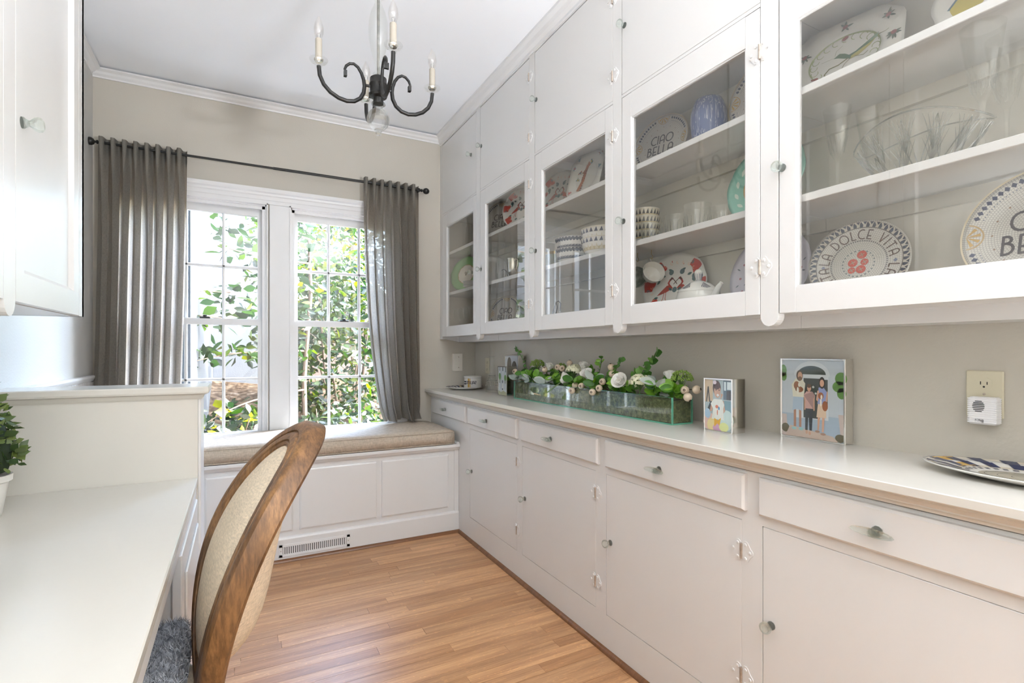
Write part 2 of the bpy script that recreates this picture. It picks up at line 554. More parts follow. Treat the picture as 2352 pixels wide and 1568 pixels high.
for a, b2 in (W1, W2):
    bd = MB()
    bd.box(a-.004, a+.004, YB-.023, YB+.005, ZW0, 2.169); bd.box(b2-.004, b2+.004, YB-.023, YB+.005, ZW0, 2.169); bd.box(a-.004, b2+.004, YB-.023, YB+.005, 2.161, 2.169)
    obj('casing_bead', bd, M['trim'], cs)

# ================================================================== OUTSIDE
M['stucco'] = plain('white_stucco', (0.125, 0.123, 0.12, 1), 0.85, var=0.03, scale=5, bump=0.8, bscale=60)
M['litter'] = None
def litter_mat():
    m, n, l = new_mat('leaf_litter')
    p = n.new('ShaderNodeBsdfPrincipled'); p.inputs['Roughness'].default_value = .95; p.inputs['Specular IOR Level'].default_value = .05
    t = pos_noise(n, l, 16, 5)
    r = ramp(n, l, t.outputs['Fac'], [(0.3, (.013, .008, .0045, 1)), (0.62, (.066, .047, .030, 1)), (0.45, (.030, .020, .012, 1)), (0.72, (.105, .088, .066, 1))])
    l.new(r.outputs[0], p.inputs['Base Color']); out(n, l, p.outputs[0])
    return m
M['litter'] = litter_mat()
M['terracotta'] = plain('rendered_tan_wall', (0.08, 0.052, 0.037, 1), 0.9, var=0.1, scale=4, bump=0.6, bscale=40)
M['bark'] = plain('brown_bark', (0.09, 0.056, 0.034, 1), 0.9, var=0.3, scale=25, bump=0.6, bscale=60)
gm = MB()
def gz(yy):
    return -.25 if yy < 4.4 else -.25 + 1.02*min((yy-4.4)/3.4, 1.0)
gm.grid(lambda u, v: (-9+22*u, 3.95+14*v, gz(3.95+14*v) + .05*math.sin(7*u*9+v*31)*(1 if v > .05 else 0)), 34, 30)
g_ = obj('ground', gm, M['litter'], None, True); tag(g_, 'brown leaf-covered bank rising outside the windows', 'ground', kind='structure')
tag(obj('bounce_slab', MB().box(-7, 8, 3.94, 4.95, -.30, -.17), plain('pale_reflector', (.72, .70, .66, 1), .8, var=.05, scale=3), None), 'added unseen pale slab outside bouncing sunlight up through the windows', 'bounce_slab', kind='structure')  # added slab, out of view, reflects sunlight up to the ceiling
hb = thing('neighbouring_house', 'white stucco neighbouring house seen through the window by the desk', 'house', (0, 8.1, 0))
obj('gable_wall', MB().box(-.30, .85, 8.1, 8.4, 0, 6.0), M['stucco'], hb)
obj('side_wall', MB().box(-4.5, -.302, 4.35, 8.4, -.3, 6.0), plain('shade_tinted_stucco', (0.020, 0.0235, 0.028, 1), 0.85, var=0.03, scale=5, bump=0.8, bscale=60), hb)  # shaded side of the white house, its shade put into the stucco colour
bw = thing('garden_wall', 'low tan rendered garden wall behind the shrubs', 'wall', (2.5, 8.6, 0))
obj('render', MB().cbox(.86, 6.5, 8.5, 8.75, 0, 1.75, .02), M['terracotta'], bw)
obj('coping', MB().cbox(.86, 6.55, 8.46, 8.8, 1.75, 1.83, .015), M['stucco'], bw)

LEAF_V = np.array([(0,0,0), (.17,.28,.035), (.21,.55,.03), (0,1,-.06), (-.21,.55,.03), (-.17,.28,.035), (0,.5,-.025)])
LEAF_F = [(0,1,6), (1,2,6), (2,3,6), (3,4,6), (4,5,6), (5,0,6)]
def leaf_mesh(name, mat, w=1.0):
    mb = MB(); mb.add([(x*w, y_, z) for x, y_, z in LEAF_V], LEAF_F)
    return mesh_of(name, mb, mat, 'all')
GREENS = [(0.0, (.0033, .0082, .0038, 1)), (1.0, (.072, .072, .0055, 1)), (0.4, (.0055, .0145, .0044, 1)), (0.72, (.0105, .0255, .005, 1)), (0.92, (.0255, .043, .0055, 1))]
M['leaf'] = leafy('green_leaf', GREENS, .42)
M['leaf_attr'] = leafy('green_foliage', None, .42, use_attr=True)
LEAF_ME = [leaf_mesh('leaf', M['leaf']), leaf_mesh('leaf_broad', M['leaf'], 1.35)]

def rand_rot(rng, droop=0.3):
    """a leaf's axes: pointing anywhere, blade tilted"""
    d = rng.normal(size=3); d[2] = d[2]*.6 - droop; d /= np.linalg.norm(d)
    u = rng.normal(size=3); u[2] += .8
    z = u - d*np.dot(u, d); z /= np.linalg.norm(z)
    x = np.cross(d, z)
    return np.stack([x, d, z], 1)

def foliage(parent, name, centres, size, palette, rng, droop=.3, mat=None):
    n = len(centres)
    V = np.empty((n, 7, 3)); Cc = np.empty((n, 7, 4))
    for i in range(n):
        R = rand_rot(rng, droop); s_ = size*rng.uniform(.7, 1.25)
        V[i] = (LEAF_V*s_) @ R.T + centres[i]
        c = palette[int(rng.integers(len(palette)))]; k = rng.uniform(.75, 1.25)
        Cc[i] = (c[0]*k, c[1]*k, c[2]*k, 1)
    F = (np.array(LEAF_F)[None] + (np.arange(n)*7)[:, None, None]).reshape(-1, 3)
    me = bpy.data.meshes.new(name)
    me.from_pydata(V.reshape(-1, 3) - np.array(ORG[parent.name]), [], F.tolist())
    me.materials.append(mat or M['leaf_attr'])
    ca = me.color_attributes.new('Col', 'FLOAT_COLOR', 'POINT')
    ca.data.foreach_set('color', Cc.reshape(-1).astype(np.float32))
    me.polygons.foreach_set('use_smooth', [True]*len(me.polygons))
    o = bpy.data.objects.new(name, me); COL.objects.link(o); o.parent = parent
    o['kind'] = 'stuff'
    return o

def leaf_objs(parent, pts, size, rng, droop=.3, meshes=None):
    o0 = ORG[parent.name]
    for p in pts:
        R = rand_rot(rng, droop)
        o = bpy.data.objects.new('leaf', (meshes or LEAF_ME)[int(rng.integers(2))]); COL.objects.link(o); o.parent = parent
        mt = Matrix(R.tolist()).to_4x4(); mt.translation = Vector(p) - o0
        sc_ = size*rng.uniform(.7, 1.25)
        o.matrix_basis = mt @ Matrix.Diagonal((sc_, sc_, sc_, 1))

PAL_S = .27
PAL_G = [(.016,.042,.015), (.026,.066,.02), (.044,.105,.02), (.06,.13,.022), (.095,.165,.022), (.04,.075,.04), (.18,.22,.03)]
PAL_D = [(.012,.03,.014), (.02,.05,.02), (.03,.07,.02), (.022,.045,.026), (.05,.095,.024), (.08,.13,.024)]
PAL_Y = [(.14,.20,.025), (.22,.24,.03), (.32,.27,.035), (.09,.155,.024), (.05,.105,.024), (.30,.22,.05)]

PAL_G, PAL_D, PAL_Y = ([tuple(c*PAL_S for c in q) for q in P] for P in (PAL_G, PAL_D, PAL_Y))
def ellipsoid(rng, n, c, r, hollow=.35):
    d = rng.normal(size=(n, 3)); d /= np.linalg.norm(d, axis=1)[:, None]
    k = (hollow + (1-hollow)*rng.random(n))**(1/2.2)
    return np.array(c) + d*k[:, None]*np.array(r)

def shrub(name, label, base, c, r, n_obj, n_stuff, size, pal, stems=4, droop=.3, group='shrubs outside the windows'):
    e = thing(name, label, 'shrub', base, group)
    st = MB()
    for k in range(stems):
        a = RNG.uniform(0, 2*PI); tip = Vector((c[0]+.6*r[0]*math.cos(a), c[1]+.6*r[1]*math.sin(a), c[2]+r[2]*RNG.uniform(.2, .8)))
        b0 = Vector(base) + Vector((RNG.uniform(-.12, .12), RNG.uniform(-.1, .1), -.15))
        md = b0.lerp(tip, .5) + Vector((RNG.uniform(-.06, .06), RNG.uniform(-.06, .06), 0))
        st.tube([b0, md, tip], [.017, .012, .005], 6)
    obj('stems', st, M['bark'], e, True)
    if n_obj:
        pts = ellipsoid(RNG, n_obj*3, c, r, .75)
        pts = pts[np.argsort(pts[:, 1])][:n_obj]
        leaf_objs(e, pts, size, RNG, droop)
    foliage(e, 'foliage', ellipsoid(RNG, n_stuff, c, r), size, pal, RNG, droop)
    return e

# small tree whose long leafy branches cross the window by the desk
tr = thing('leafy_tree', 'young tree with broad green leaves reaching across the white house', 'tree', (.62, 5.75, .1))
tk = MB().tube([(.62, 5.75, 0), (.60, 5.75, .9), (.66, 5.7, 1.8), (.62, 5.72, 3.2)], [.03, .026, .02, .01], 8)
obj('trunk', tk, M['bark'], tr, True)
branches = [((.66, 5.7, 2.35), (.02, 5.2, 2.38), (-.16, 5.1, 2.30), 56, .26), ((.65, 5.7, 2.1), (.10, 5.25, 2.05), (-.20, 5.1, 2.12), 48, .16),
            ((.63, 5.7, 1.75), (.05, 5.2, 1.72), (-.28, 5.05, 1.70), 62, .20), ((.62, 5.72, 1.42), (.0, 5.2, 1.48), (-.34, 5.0, 1.50), 84, .18),
            ((.61, 5.74, 1.2), (.0, 5.2, 1.22), (-.30, 5.0, 1.12), 76, .18), ((.6, 5.74, .8), (.05, 5.1, .80), (-.22, 4.9, .62), 54, .2)]
for b0, b1, b2, nl, sp in branches:
    b0, b1, b2 = Vector(b0), Vector(b1), Vector(b2)
    path = [b0.lerp(b1, t).lerp(b1.lerp(b2, t), t) for t in np.linspace(0, 1, 9)]
    obj('branch', MB().tube(path, list(np.linspace(.011, .003, 9)), 6), M['bark'], tr, True)
    ts = RNG.beta(1.0, 1.15, nl)
    pts = []
    for t in ts:
        p = b0.lerp(b1, t).lerp(b1.lerp(b2, t), t)
        pts.append((p.x + RNG.normal()*.05, p.y + RNG.normal()*.10, p.z + RNG.normal()*sp*(1.0-.55*t)*.55))
    leaf_objs(tr, pts, .125, RNG, .25)
foliage(tr, 'foliage', ellipsoid(RNG, 520, (.42, 5.7, 2.0), (.42, .4, 1.25)), .11, PAL_G, RNG)

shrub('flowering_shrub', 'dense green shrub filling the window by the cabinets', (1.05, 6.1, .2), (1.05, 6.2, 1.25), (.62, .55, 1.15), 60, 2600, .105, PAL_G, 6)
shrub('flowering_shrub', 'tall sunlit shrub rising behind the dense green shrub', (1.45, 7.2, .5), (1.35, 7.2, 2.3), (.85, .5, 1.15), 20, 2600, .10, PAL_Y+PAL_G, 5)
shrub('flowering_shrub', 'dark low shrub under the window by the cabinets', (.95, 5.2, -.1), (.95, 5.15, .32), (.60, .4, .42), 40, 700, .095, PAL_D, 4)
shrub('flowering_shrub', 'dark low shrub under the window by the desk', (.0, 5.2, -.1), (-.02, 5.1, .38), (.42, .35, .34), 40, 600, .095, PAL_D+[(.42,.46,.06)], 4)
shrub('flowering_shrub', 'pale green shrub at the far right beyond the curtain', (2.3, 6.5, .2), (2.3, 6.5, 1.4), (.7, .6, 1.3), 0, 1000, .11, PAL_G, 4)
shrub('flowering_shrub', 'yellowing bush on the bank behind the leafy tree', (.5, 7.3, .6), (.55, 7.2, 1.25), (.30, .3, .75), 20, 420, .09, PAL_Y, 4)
ct = thing('canopy_tree', 'tall tree with yellow green canopy high beyond the shrubs', 'tree', (2.0, 10.5, .7))
obj('trunk', MB().tube([(2.0, 10.5, .4), (2.05, 10.5, 2.5), (1.9, 10.4, 4.2)], [.12, .1, .06], 8), M['bark'], ct, True)
foliage(ct, 'foliage', ellipsoid(RNG, 4200, (2.2, 10.2, 3.4), (2.4, 1.0, 2.6), .2), .17, PAL_Y+PAL_G, RNG)
# ================================================================== BUILT-IN CABINETS ON THE RIGHT
# shared hardware
def knob_mesh():
    # axis along -x (out of the door): rosette, neck, faceted ball
    mb = MB().lathe([(.0, -.036), (.011, -.0355), (.0155, -.032), (.0165, -.027), (.0155, -.022), (.010, -.016), (.007, -.012), (.0085, -.006), (.0115, -.003), (.0115, 0)], 12, axis='x')
    return mesh_of('knob', mb, M['knob'], True)
KNOB = knob_mesh()
def pull_mesh():
    # boat-shaped pressed glass drawer pull lying along y
    mb = MB()
    def fn(u, v):
        t = -1+2*v
        w = math.sqrt(max(1-abs(t)**1.7, 0)); a = 2*PI*u
        return (-.024 - .0085*w*math.cos(a) - .004*(1-w), t*.048, .0105*w*math.sin(a))
    mb.grid(fn, 12, 15, closed_u=True)
    mb.lathe([(.009, -.022), (.0085, -.012), (.012, -.003), (.012, 0)], 10, axis='x')
    return mesh_of('pull', mb, M['knob'], True)
PULL = pull_mesh()
def hinge_mesh():
    # white butterfly hinge: two scalloped leaves and a pin, in the y-z plane, out along -x
    mb = MB()
    for s_ in (-1, 1):
        pts = [(s_*.003, -.024)]
        for cyy, czz, r, a0, a1 in ((.013, -.020, .011, -2.2, -.3), (.027, 0, .012, -1.2, 1.2), (.013, .020, .011, .3, 2.2)):
            for t in np.linspace(a0, a1, 6):
                pts.append((s_*(cyy+r*math.cos(t)), czz+r*math.sin(t)))
        pts.append((s_*.003, .024))
        mb.prism(pts if s_ > 0 else pts[::-1], -.0022, 0, 'x')
        for cyy, czz in ((.013, -.020), (.028, 0), (.013, .020)):
            mb.lathe([(.0055, -.0022), (.0045, -.004), (.0, -.0048)], 8, (0, s_*cyy, czz), 'x')
    mb.tube([(-.003, 0, -.022), (-.003, 0, .022)], .0042, 8, mi=1)
    return mesh_of('hinge', mb, [M['paint'], M['hinge_pin']], True)
HINGE = hinge_mesh()
def hardware(name, me, parent, loc):
    o = obj(name, me, None, parent)
    o.location = Vector(loc) - ORG[parent.name]
    return o

POSTS = [(3.782, 3.733), (3.097, 3.035), (2.402, 2.345), (1.704, 1.648), (1.018, .959), (.330, .272), (-.358, -.416)]
ZB0, ZG1, ZU0, ZU1 = 1.308, 2.222, 2.236, 2.760
ordinal = ['nearest the window', 'second from the window', 'third from the window', 'fourth from the window', 'fifth from the window, with the crystal bowl', 'nearest the viewer']
SHELF_Z = (1.640, 1.942)
for i in range(6):
    ya, yb_ = POSTS[i][1], POSTS[i+1][0]             # ya larger: the side nearer the window
    ym = (ya+yb_)/2
    c0 = ym
    e = thing('display_cabinet', 'white glass-front wall cabinet ' + ordinal[i], 'cabinet', (XW, c0, ZB0), 'wall cabinets')
    lo, hi = POSTS[i+1][0]-.030, POSTS[i][1]+.028
    if i == 0: hi = YB
    body = MB()
    body.box(XU+.022, XW-.004, lo, hi, ZB0, 1.325)            # floor of the cabinet
    obj('bottom_board', body, M['paint'], e)
    obj('wall_cleat', MB().box(1.52, XW-.001, lo, hi, 1.270, ZB0), M['paint'], e)
    obj('middle_board', MB().box(XU+.022, XW-.001, lo, hi, 2.205, 2.24), M['paint'], e)
    obj('top_board', MB().box(XU+.022, XW-.001, lo, hi, 2.755, 2.775), M['paint'], e)
    obj('head_rail', MB().box(XU, XU+.02, yb_, ya, 2.764, 2.80), M['paint'], e)
    obj('middle_rail', MB().box(XU, XU+.02, yb_, ya, ZG1+.0015, ZU0-.0015), M['paint'], e)
    if i == 0: obj('end_wedge', MB().prism([(XU+.022, 1.296), (1.53, 1.270), (1.53, ZB0), (XU+.022, ZB0)], YB-.014, YB, 'y'), M['paint'], e)
    obj('back_panel', MB().box(XW-.006, XW-.001, lo, hi, 1.325, 2.205), M['paint_in'], e)
    for zs in SHELF_Z:
        sh = obj('shelf', MB().cbox(1.400, XW-.006, lo, hi, zs-.022, zs, .0015), M['paint'], e)
        obj('shelf_cleat', MB().box(XW-.022, XW-.006, lo, hi, zs-.060, zs-.022), M['paint_in'], sh)
    # the stile on the viewer's side of the bay, rounded at its foot
    def stile(p, q, zbot=1.272):
        w = (p-q)/2; m = (p+q)/2
        pts = [(q+.0012, ZC-.03), (q+.0012, zbot+w)] + [(m - (w-.0012)*math.cos(a), zbot + w - (w-.001)*math.sin(a)) for a in np.linspace(.15, PI-.15, 11)] + [(p-.0012, zbot+w), (p-.0012, ZC-.03)]
        return MB().prism(pts, XU, XU+.028, 'x')
    if i == 0:
        obj('stile', MB().box(XU, XU+.024, POSTS[0][1], POSTS[0][0], 1.290, ZC-.03), M['paint'], e)
    obj('stile', stile(*POSTS[i+1]), M['paint'], e)
    # glazed door
    g = MB()
    a, b2 = yb_+.0018, ya-.0018
    gl, gr = a+.050, b2-(.088, .074, .070, .055, .050, .050)[i]
    X0, X1 = XU, XU+.020
    g.cbox(X0, X1, a, gl, ZB0, ZG1, .0015); g.cbox(X0, X1, gr, b2, ZB0, ZG1, .0015)
    g.box(X0, X1, gl, gr, ZB0, 1.379); g.box(X0, X1, gl, gr, 2.126, ZG1)
    d = obj('glass_door', g, M['paint'], e)
    bead = MB()
    for z0, z1 in ((1.379, 1.384), (2.121, 2.126)): bead.box(X0+.004, X1, gl, gr, z0, z1)
    for y0, y1 in ((gl, gl+.004), (gr-.004, gr)): bead.box(X0+.004, X1, y0, y1, 1.384, 2.121)
    obj('glazing_bead', bead, M['paint'], d)
    obj('pane', MB().box(X0+.011, X0+.014, gl+.002, gr-.002, 1.381, 2.124), M['door_pane'], d)
    kn_y, hg_y = ya-.012, yb_+.001
    if i == 0: kn_y, hg_y = yb_+.064-.03, ya
    hardware('knob', KNOB, d, (XU, kn_y if i else yb_+.063, 1.722))
    if i:
        for zz in (1.449, 2.089): hardware('hinge', HINGE, d, (XU, hg_y-.001, zz))
    # solid cupboard door above
    u = obj('cupboard_door', MB().cbox(X0, X1, a, b2, ZU0, ZU1, .0015), M['paint'], e)
    hardware('knob', KNOB, u, (XU, (ya-.018) if i else yb_+.085, 2.508))
    if i:
        for zz in (2.338, 2.660): hardware('hinge', HINGE, u, (XU, hg_y-.001, zz))

# worktop with moulded nosing
wt = MB().prism([(XW, ZT-.022), (XW, ZT), (1.251, ZT), (1.249, ZT-.002), (1.249, ZT-.019), (1.252, ZT-.022), (1.258, ZT-.024), (1.268, ZT-.030), (1.276, ZT-.040),
                 (1.276, ZT-.043), (1.284, ZT-.045), (1.286, ZT-.053), (1.292, ZT-.055), (XR+.001, ZT-.058), (XR+.02, ZT-.058), (XR+.02, ZT-.022)], -.42, YB, 'y')
tag(obj('worktop', wt, M['cream_paint'], None), 'long white worktop with moulded edge running to the window wall', 'worktop')

LB = [(3.782, 3.055), (3.034, 2.387), (2.335, 1.692), (1.644, 1.005), (.959, .318), (.270, -.38)]
DR = [(3.712, 3.075), (3.034, 2.387), (2.335, 1.692), (1.644, 1.005), (.959, .318), (.270, -.38)]
DO = [None, (3.030, 2.404), (2.346, 1.722), (1.655, 1.024), (.957, .330), (.268, -.37)]
bord = ['in the corner behind the window seat', 'right beside the window seat', 'second from the window seat', 'third from the window seat, under the small child photo', 'fourth from the window seat', 'nearest the viewer']
edges = [YB, 3.055, 2.374, 1.676, .988, .295, -.42]
for i in range(6):
    hi, lo = edges[i], edges[i+1]
    e = thing('base_cabinet', 'white base cabinet ' + bord[i], 'cabinet', (XR, (hi+lo)/2, 0), 'base cabinets')
    f = MB()
    f.box(XR, XR+.02, lo, hi, .745, ZT-.0585)                          # rail behind the drawers
    f.box(XR, XR+.02, lo, hi, .70, .745) if DO[i] is None else f.box(XR, XR+.02, lo, hi, .7095, .745)
    if DO[i]:
        a, b2 = DO[i][1], DO[i][0]
        f.box(XR, XR+.02, lo, a, 0, .7095); f.box(XR, XR+.02, b2, hi, 0, .7095)
        f.box(XR, XR+.02, a, b2, 0, .147)
        d = obj('door', MB().cbox(XR, XR+.019, a+.0013, b2-.0013, .1485, .7080, .0015), M['paint'], e)
        hardware('knob', KNOB, d, (XR, b2-.028, .444))
        for zz in (.257, .619): hardware('hinge', HINGE, d, (XR, a, zz))
    else:
        f.box(XR, XR+.02, lo, hi, 0, .70)
    obj('face_frame', f, M['paint'], e)
    obj('bottom_board', MB().box(XR+.02, XW-.002, lo, hi, .10, .12), M['paint_in'], e)
    obj('back_board', MB().box(XW-.012, XW-.002, lo, hi, .12, .85), M['paint_in'], e)
    a, b2 = DR[i][1], DR[i][0]
    dr = MB().prism([(a, .741), (b2, .741), (b2, .847), (a, .847)], XR-.012, XR+.0, 'x')
    dr.add([(XR-.012, a, .741), (XR-.012, b2, .741), (XR-.012, b2, .847), (XR-.012, a, .847), (XR-.0185, a+.006, .747), (XR-.0185, b2-.006, .747), (XR-.0185, b2-.006, .841), (XR-.0185, a+.006, .841)],
           [(0,4,5,1), (1,5,6,2), (2,6,7,3), (3,7,4,0), (4,7,6,5)])
    w_ = obj('drawer', dr, M['paint'], e)
    pull_y = [3.424, 2.747, 2.041, 1.341, .652, -.05][i]
    hardware('pull', PULL, w_, (XR-.0185, pull_y, .792))

# ================================================================== WINDOW SEAT
ws = thing('window_seat', 'white panelled window seat with floor register under the windows', 'bench', (.28, YS, 0))
b = MB()
b.box(XL+.012, XR-.001, YS, YS+.02, 0, .56)
b.box(XL+.012, XR-.001, YS-.012, YS, 0, .126)
b.prism([(YS-.012, .126), (YS-.008, .136), (YS, .140), (YS, .126)], XL+.012, XR-.001, 'x')
b.box(XL+.012, -.20, YS-.006, YS, .14, .55); 
for a, b2 in ((-.20, -.158), (.278, .313), (.759, .786), (1.228, 1.266)): pass
obj('body', b, M['paint'], ws)
obj('seat_board', MB().prism([(YS-.028, .562), (YS-.032, .568), (YS-.032, .580), (YS-.028, .586), (YB, .586), (YB, .562)], XL+.012, XR-.001, 'x').prism([(YS-.016, .548), (YS-.024, .562), (YS, .562), (YS, .548)], XL+.012, XR-.001, 'x'), M['paint'], ws)
obj('end_stop', MB().tube([(1.284, YS-.03, .590), (1.284, YS+.10, .590)], .011, 8), M['paint'], ws, True)
for a, b2 in ((-.66, -.19), (-.158, .278), (.313, .759), (.786, 1.228)):
    p = MB()
    z0, z1 = .168, .520
    def rect(y_, d): return [(a+d, y_, z0+d), (b2-d, y_, z0+d), (b2-d, y_, z1-d), (a+d, y_, z1-d)]
    L_ = [rect(YS, 0), rect(YS-.006, .002), rect(YS-.009, .010)]
    vs = [q for r in L_ for q in r]
    fs = []
    for k in range(2):
        for j in range(4):
            fs.append((k*4+j, k*4+(j+1) % 4, (k+1)*4+(j+1) % 4, (k+1)*4+j))
    fs.append((8, 9, 10, 11))
    p.add(vs, fs)
    obj('raised_panel', p, M['paint'], ws)
obj('corner_stile', MB().box(1.268, XR-.001, YS-.004, YS, .14, .548), M['paint'], ws)
# floor register
rg = thing('floor_register', 'white metal heating register with dark slots in the seat plinth', 'vent', (.40, YS-.012, .06))
yv = YS-.012
x0, x1, z0, z1 = .203, .594, .028, .100
fr = MB()
fr.cbox(x0, x1, yv-.004, yv, z0, z0+.016, .0015); fr.cbox(x0, x1, yv-.004, yv, z1-.016, z1, .0015)
fr.cbox(x0, x0+.020, yv-.004, yv, z0, z1, .0015); fr.cbox(x1-.020, x1, yv-.004, yv, z0, z1, .0015)
obj('frame', fr, M['trim'], rg)
obj('backing', MB().box(x0+.01, x1-.01, yv-.001, yv-.0002, z0+.01, z1-.01), M['dark'], rg)
sl = mesh_of('slat', MB().box(-.0036, .0036, -.0035, -.001, z0+.016, z1-.016), M['trim'])
ns = 31
for k in range(ns):
    o = obj('slat', sl, None, rg); o.location = Vector((x0+.020+(k+.5)*(x1-x0-.04)/ns, yv, 0)) - ORG[rg.name]
for xx in (x0+.010, x1-.010):
    obj('screw', MB().lathe([(.0, -.0052), (.0028, -.0048), (.003, -.004)], 8, (xx, yv, (z0+z1)/2), 'y'), M['hinge_pin'], rg)

# cushion on the seat
def linen(name, col, scale=260):
    m, n, l = new_mat(name)
    p = n.new('ShaderNodeBsdfPrincipled'); p.inputs['Roughness'].default_value = .85
    a = pos_noise(n, l, scale, 2, stretch=(1, 1, .18)); b_ = pos_noise(n, l, scale, 2, stretch=(.18, .18, 1))
    ad = n.new('ShaderNodeMath'); ad.operation = 'ADD'; l.new(a.outputs['Fac'], ad.inputs[0]); l.new(b_.outputs['Fac'], ad.inputs[1])
    h = n.new('ShaderNodeMath'); h.operation = 'MULTIPLY'; h.inputs[1].default_value = .5; l.new(ad.outputs[0], h.inputs[0])
    r = ramp(n, l, h.outputs[0], [(.35, mul(col, .78)), (.65, mul(col, 1.15))])
    l.new(r.outputs[0], p.inputs['Base Color'])
    bp = n.new('ShaderNodeBump'); bp.inputs['Strength'].default_value = .3; bp.inputs['Distance'].default_value = .001
    l.new(h.outputs[0], bp.inputs['Height']); l.new(bp.outputs[0], p.inputs['Normal'])
    out(n, l, p.outputs[0])
    return m
M['linen'] = linen('natural_linen', (0.50, 0.42, 0.33, 1))
cu = thing('seat_cushion', 'long natural linen box cushion on the window seat', 'cushion', (.27, 3.48, .587))
bm = bmesh.new()
bmesh.ops.create_cube(bm, size=1)
x0, x1, y0, y1, z0, z1 = XL+.03, 1.262, YS-.034, YB-.012, .587, .676
for v in bm.verts: v.co = Vector(((x0+x1)/2+v.co.x*(x1-x0), (y0+y1)/2+v.co.y*(y1-y0), (z0+z1)/2+v.co.z*(z1-z0)))
bmesh.ops.subdivide_edges(bm, edges=[e_ for e_ in bm.edges if abs((e_.verts[0].co-e_.verts[1].co).x) > 1], cuts=24, use_grid_fill=True)
bmesh.ops.bevel(bm, geom=[e_ for e_ in bm.edges if len(e_.link_faces) == 2 and e_.calc_face_angle() > 1], offset=.012, segments=3, affect='EDGES')
bmesh.ops.subdivide_edges(bm, edges=[e_ for e_ in bm.edges if abs((e_.verts[0].co-e_.verts[1].co).y) > .3], cuts=8, use_grid_fill=True)
for v in bm.verts:
    u_, w_ = (v.co.x-x0)/(x1-x0), (v.co.y-y0)/(y1-y0)
    bulge = math.sin(PI*min(max(u_, 0), 1))**.25 * math.sin(PI*min(max(w_, 0), 1))**.5
    if v.co.z > .65: v.co.z += .010*bulge + .0018*math.sin(v.co.x*21)*math.sin(v.co.y*13)
    if v.co.y < y0+.02: v.co.y -= .004*math.sin(PI*(v.co.z-z0)/(z1-z0)) + .0015*math.sin(v.co.x*17)
mb = MB(); bm.verts.index_update(); mb.add([v.co[:] for v in bm.verts], [[v.index for v in f_.verts] for f_ in bm.faces]); bm.free()
obj('cover', mb, M['linen'], cu, 'all')
pp = MB()
for zz in (.594, .670):
    pp.tube([(x0+.01, y0+.002, zz), (x1-.012, y0+.002, zz), (x1-.001, y0+.014, zz), (x1-.001, y1-.02, zz)], .0034, 6)
obj('piping', pp, M['linen'], cu, True)

# ================================================================== DESK SIDE
ZD = .72; XD = -.136; YP = 2.30
dk = thing('built_in_desk', 'white built-in desk with pedestal cupboard along the left wall', 'desk', (-.44, 1.2, 0))
obj('desk_top', MB().cbox(XL+.001, XD, -.9, YP-.001, ZD-.025, ZD, .003), M['cream_paint'], dk)
obj('apron', MB().box(XD-.024, XD-.004, -.9, YP-.001, .652, ZD-.025), M['paint'], dk)
obj('pedestal', MB().box(XL+.001, XD-.022, 1.66, YP-.001, 0, .652), M['paint'], dk)
obj('pedestal', MB().box(XL+.001, XD-.022, -.9, .35, 0, .652), M['paint'], dk)
dr = obj('door', MB().cbox(XD-.022, XD+.002, 1.648, 2.255, .08, .650, .003), M['paint'], dk)
obj('raised_panel', MB().cbox(XD+.002, XD+.009, 1.72, 2.19, .15, .58, .006), M['paint'], dr)
pw = struct('wall_pony', None, None, 'low white partition wall with moulded cap at the end of the desk')
obj('panel', MB().box(XL+.001, XD+.0, YP, YP+.20, 0, 1.036), M['cream_paint'], pw)
obj('end_board', MB().cbox(XD, XD+.010, YP+.004, YP+.196, 0, 1.036, .002), M['paint'], pw)
cp = MB()
def ring_prof(d, z): return [(XL+.001, YP-d, z), (XD+.010+d, YP-d, z), (XD+.010+d, YP+.20+d, z), (XL+.001, YP+.20+d, z)]
lv = [ring_prof(.002, 1.018), ring_prof(.006, 1.024), ring_prof(.012, 1.036), ring_prof(.024, 1.040), ring_prof(.026, 1.046), ring_prof(.026, 1.062), ring_prof(.023, 1.066)]
vs = [q for r in lv for q in r]; fs = [(0,3,2,1), tuple(range(len(vs)-4, len(vs)))]
for k in range(len(lv)-1):
    for j in range(4): fs.append((k*4+j, k*4+(j+1) % 4, (k+1)*4+(j+1) % 4, (k+1)*4+j))
cp.add(vs, fs)
obj('cap', cp, M['cream_paint'], pw)

# left wall cabinets
XC = -.45
lc = thing('desk_cupboard', 'tall white panelled wall cabinet above the desk', 'cabinet', (XL, 1.4, 1.31))
bd = MB()
bd.box(XL+.001, XC-.021, .2, 2.165, 1.312, 1.330); bd.box(XL+.001, XC, 2.147, 2.166, 1.312, ZC-.001)
bd.box(XC-.02, XC, 2.110, 2.166, 1.312, ZC-.001)
bd.box(XL+.001, XC-.02, .2, 2.165, ZC-.03, ZC-.001)
bd.box(XL+.001, XL+.02, .2, 2.15, 1.32, ZC-.03)
obj('body', bd, M['paint'], lc)
w = .033
pts = [(1.509, ZC-.001), (1.509, 1.312)] + [(1.542-.032*math.cos(a), 1.312-.034*math.sin(a)) for a in np.linspace(.2, PI-.2, 9)] + [(1.575, 1.312), (1.575, ZC-.001)]
obj('stile', MB().prism(pts, XC-.024, XC, 'x'), M['paint'], lc)
KNOB_L = mesh_of('knob', MB().lathe([(.0, .040), (.012, .0395), (.0165, .036), (.0175, .030), (.0155, .024), (.009, .017), (.007, .013), (.010, .008), (.0135, .004), (.0135, 0)], 14, axis='x'), M['knob'], True)
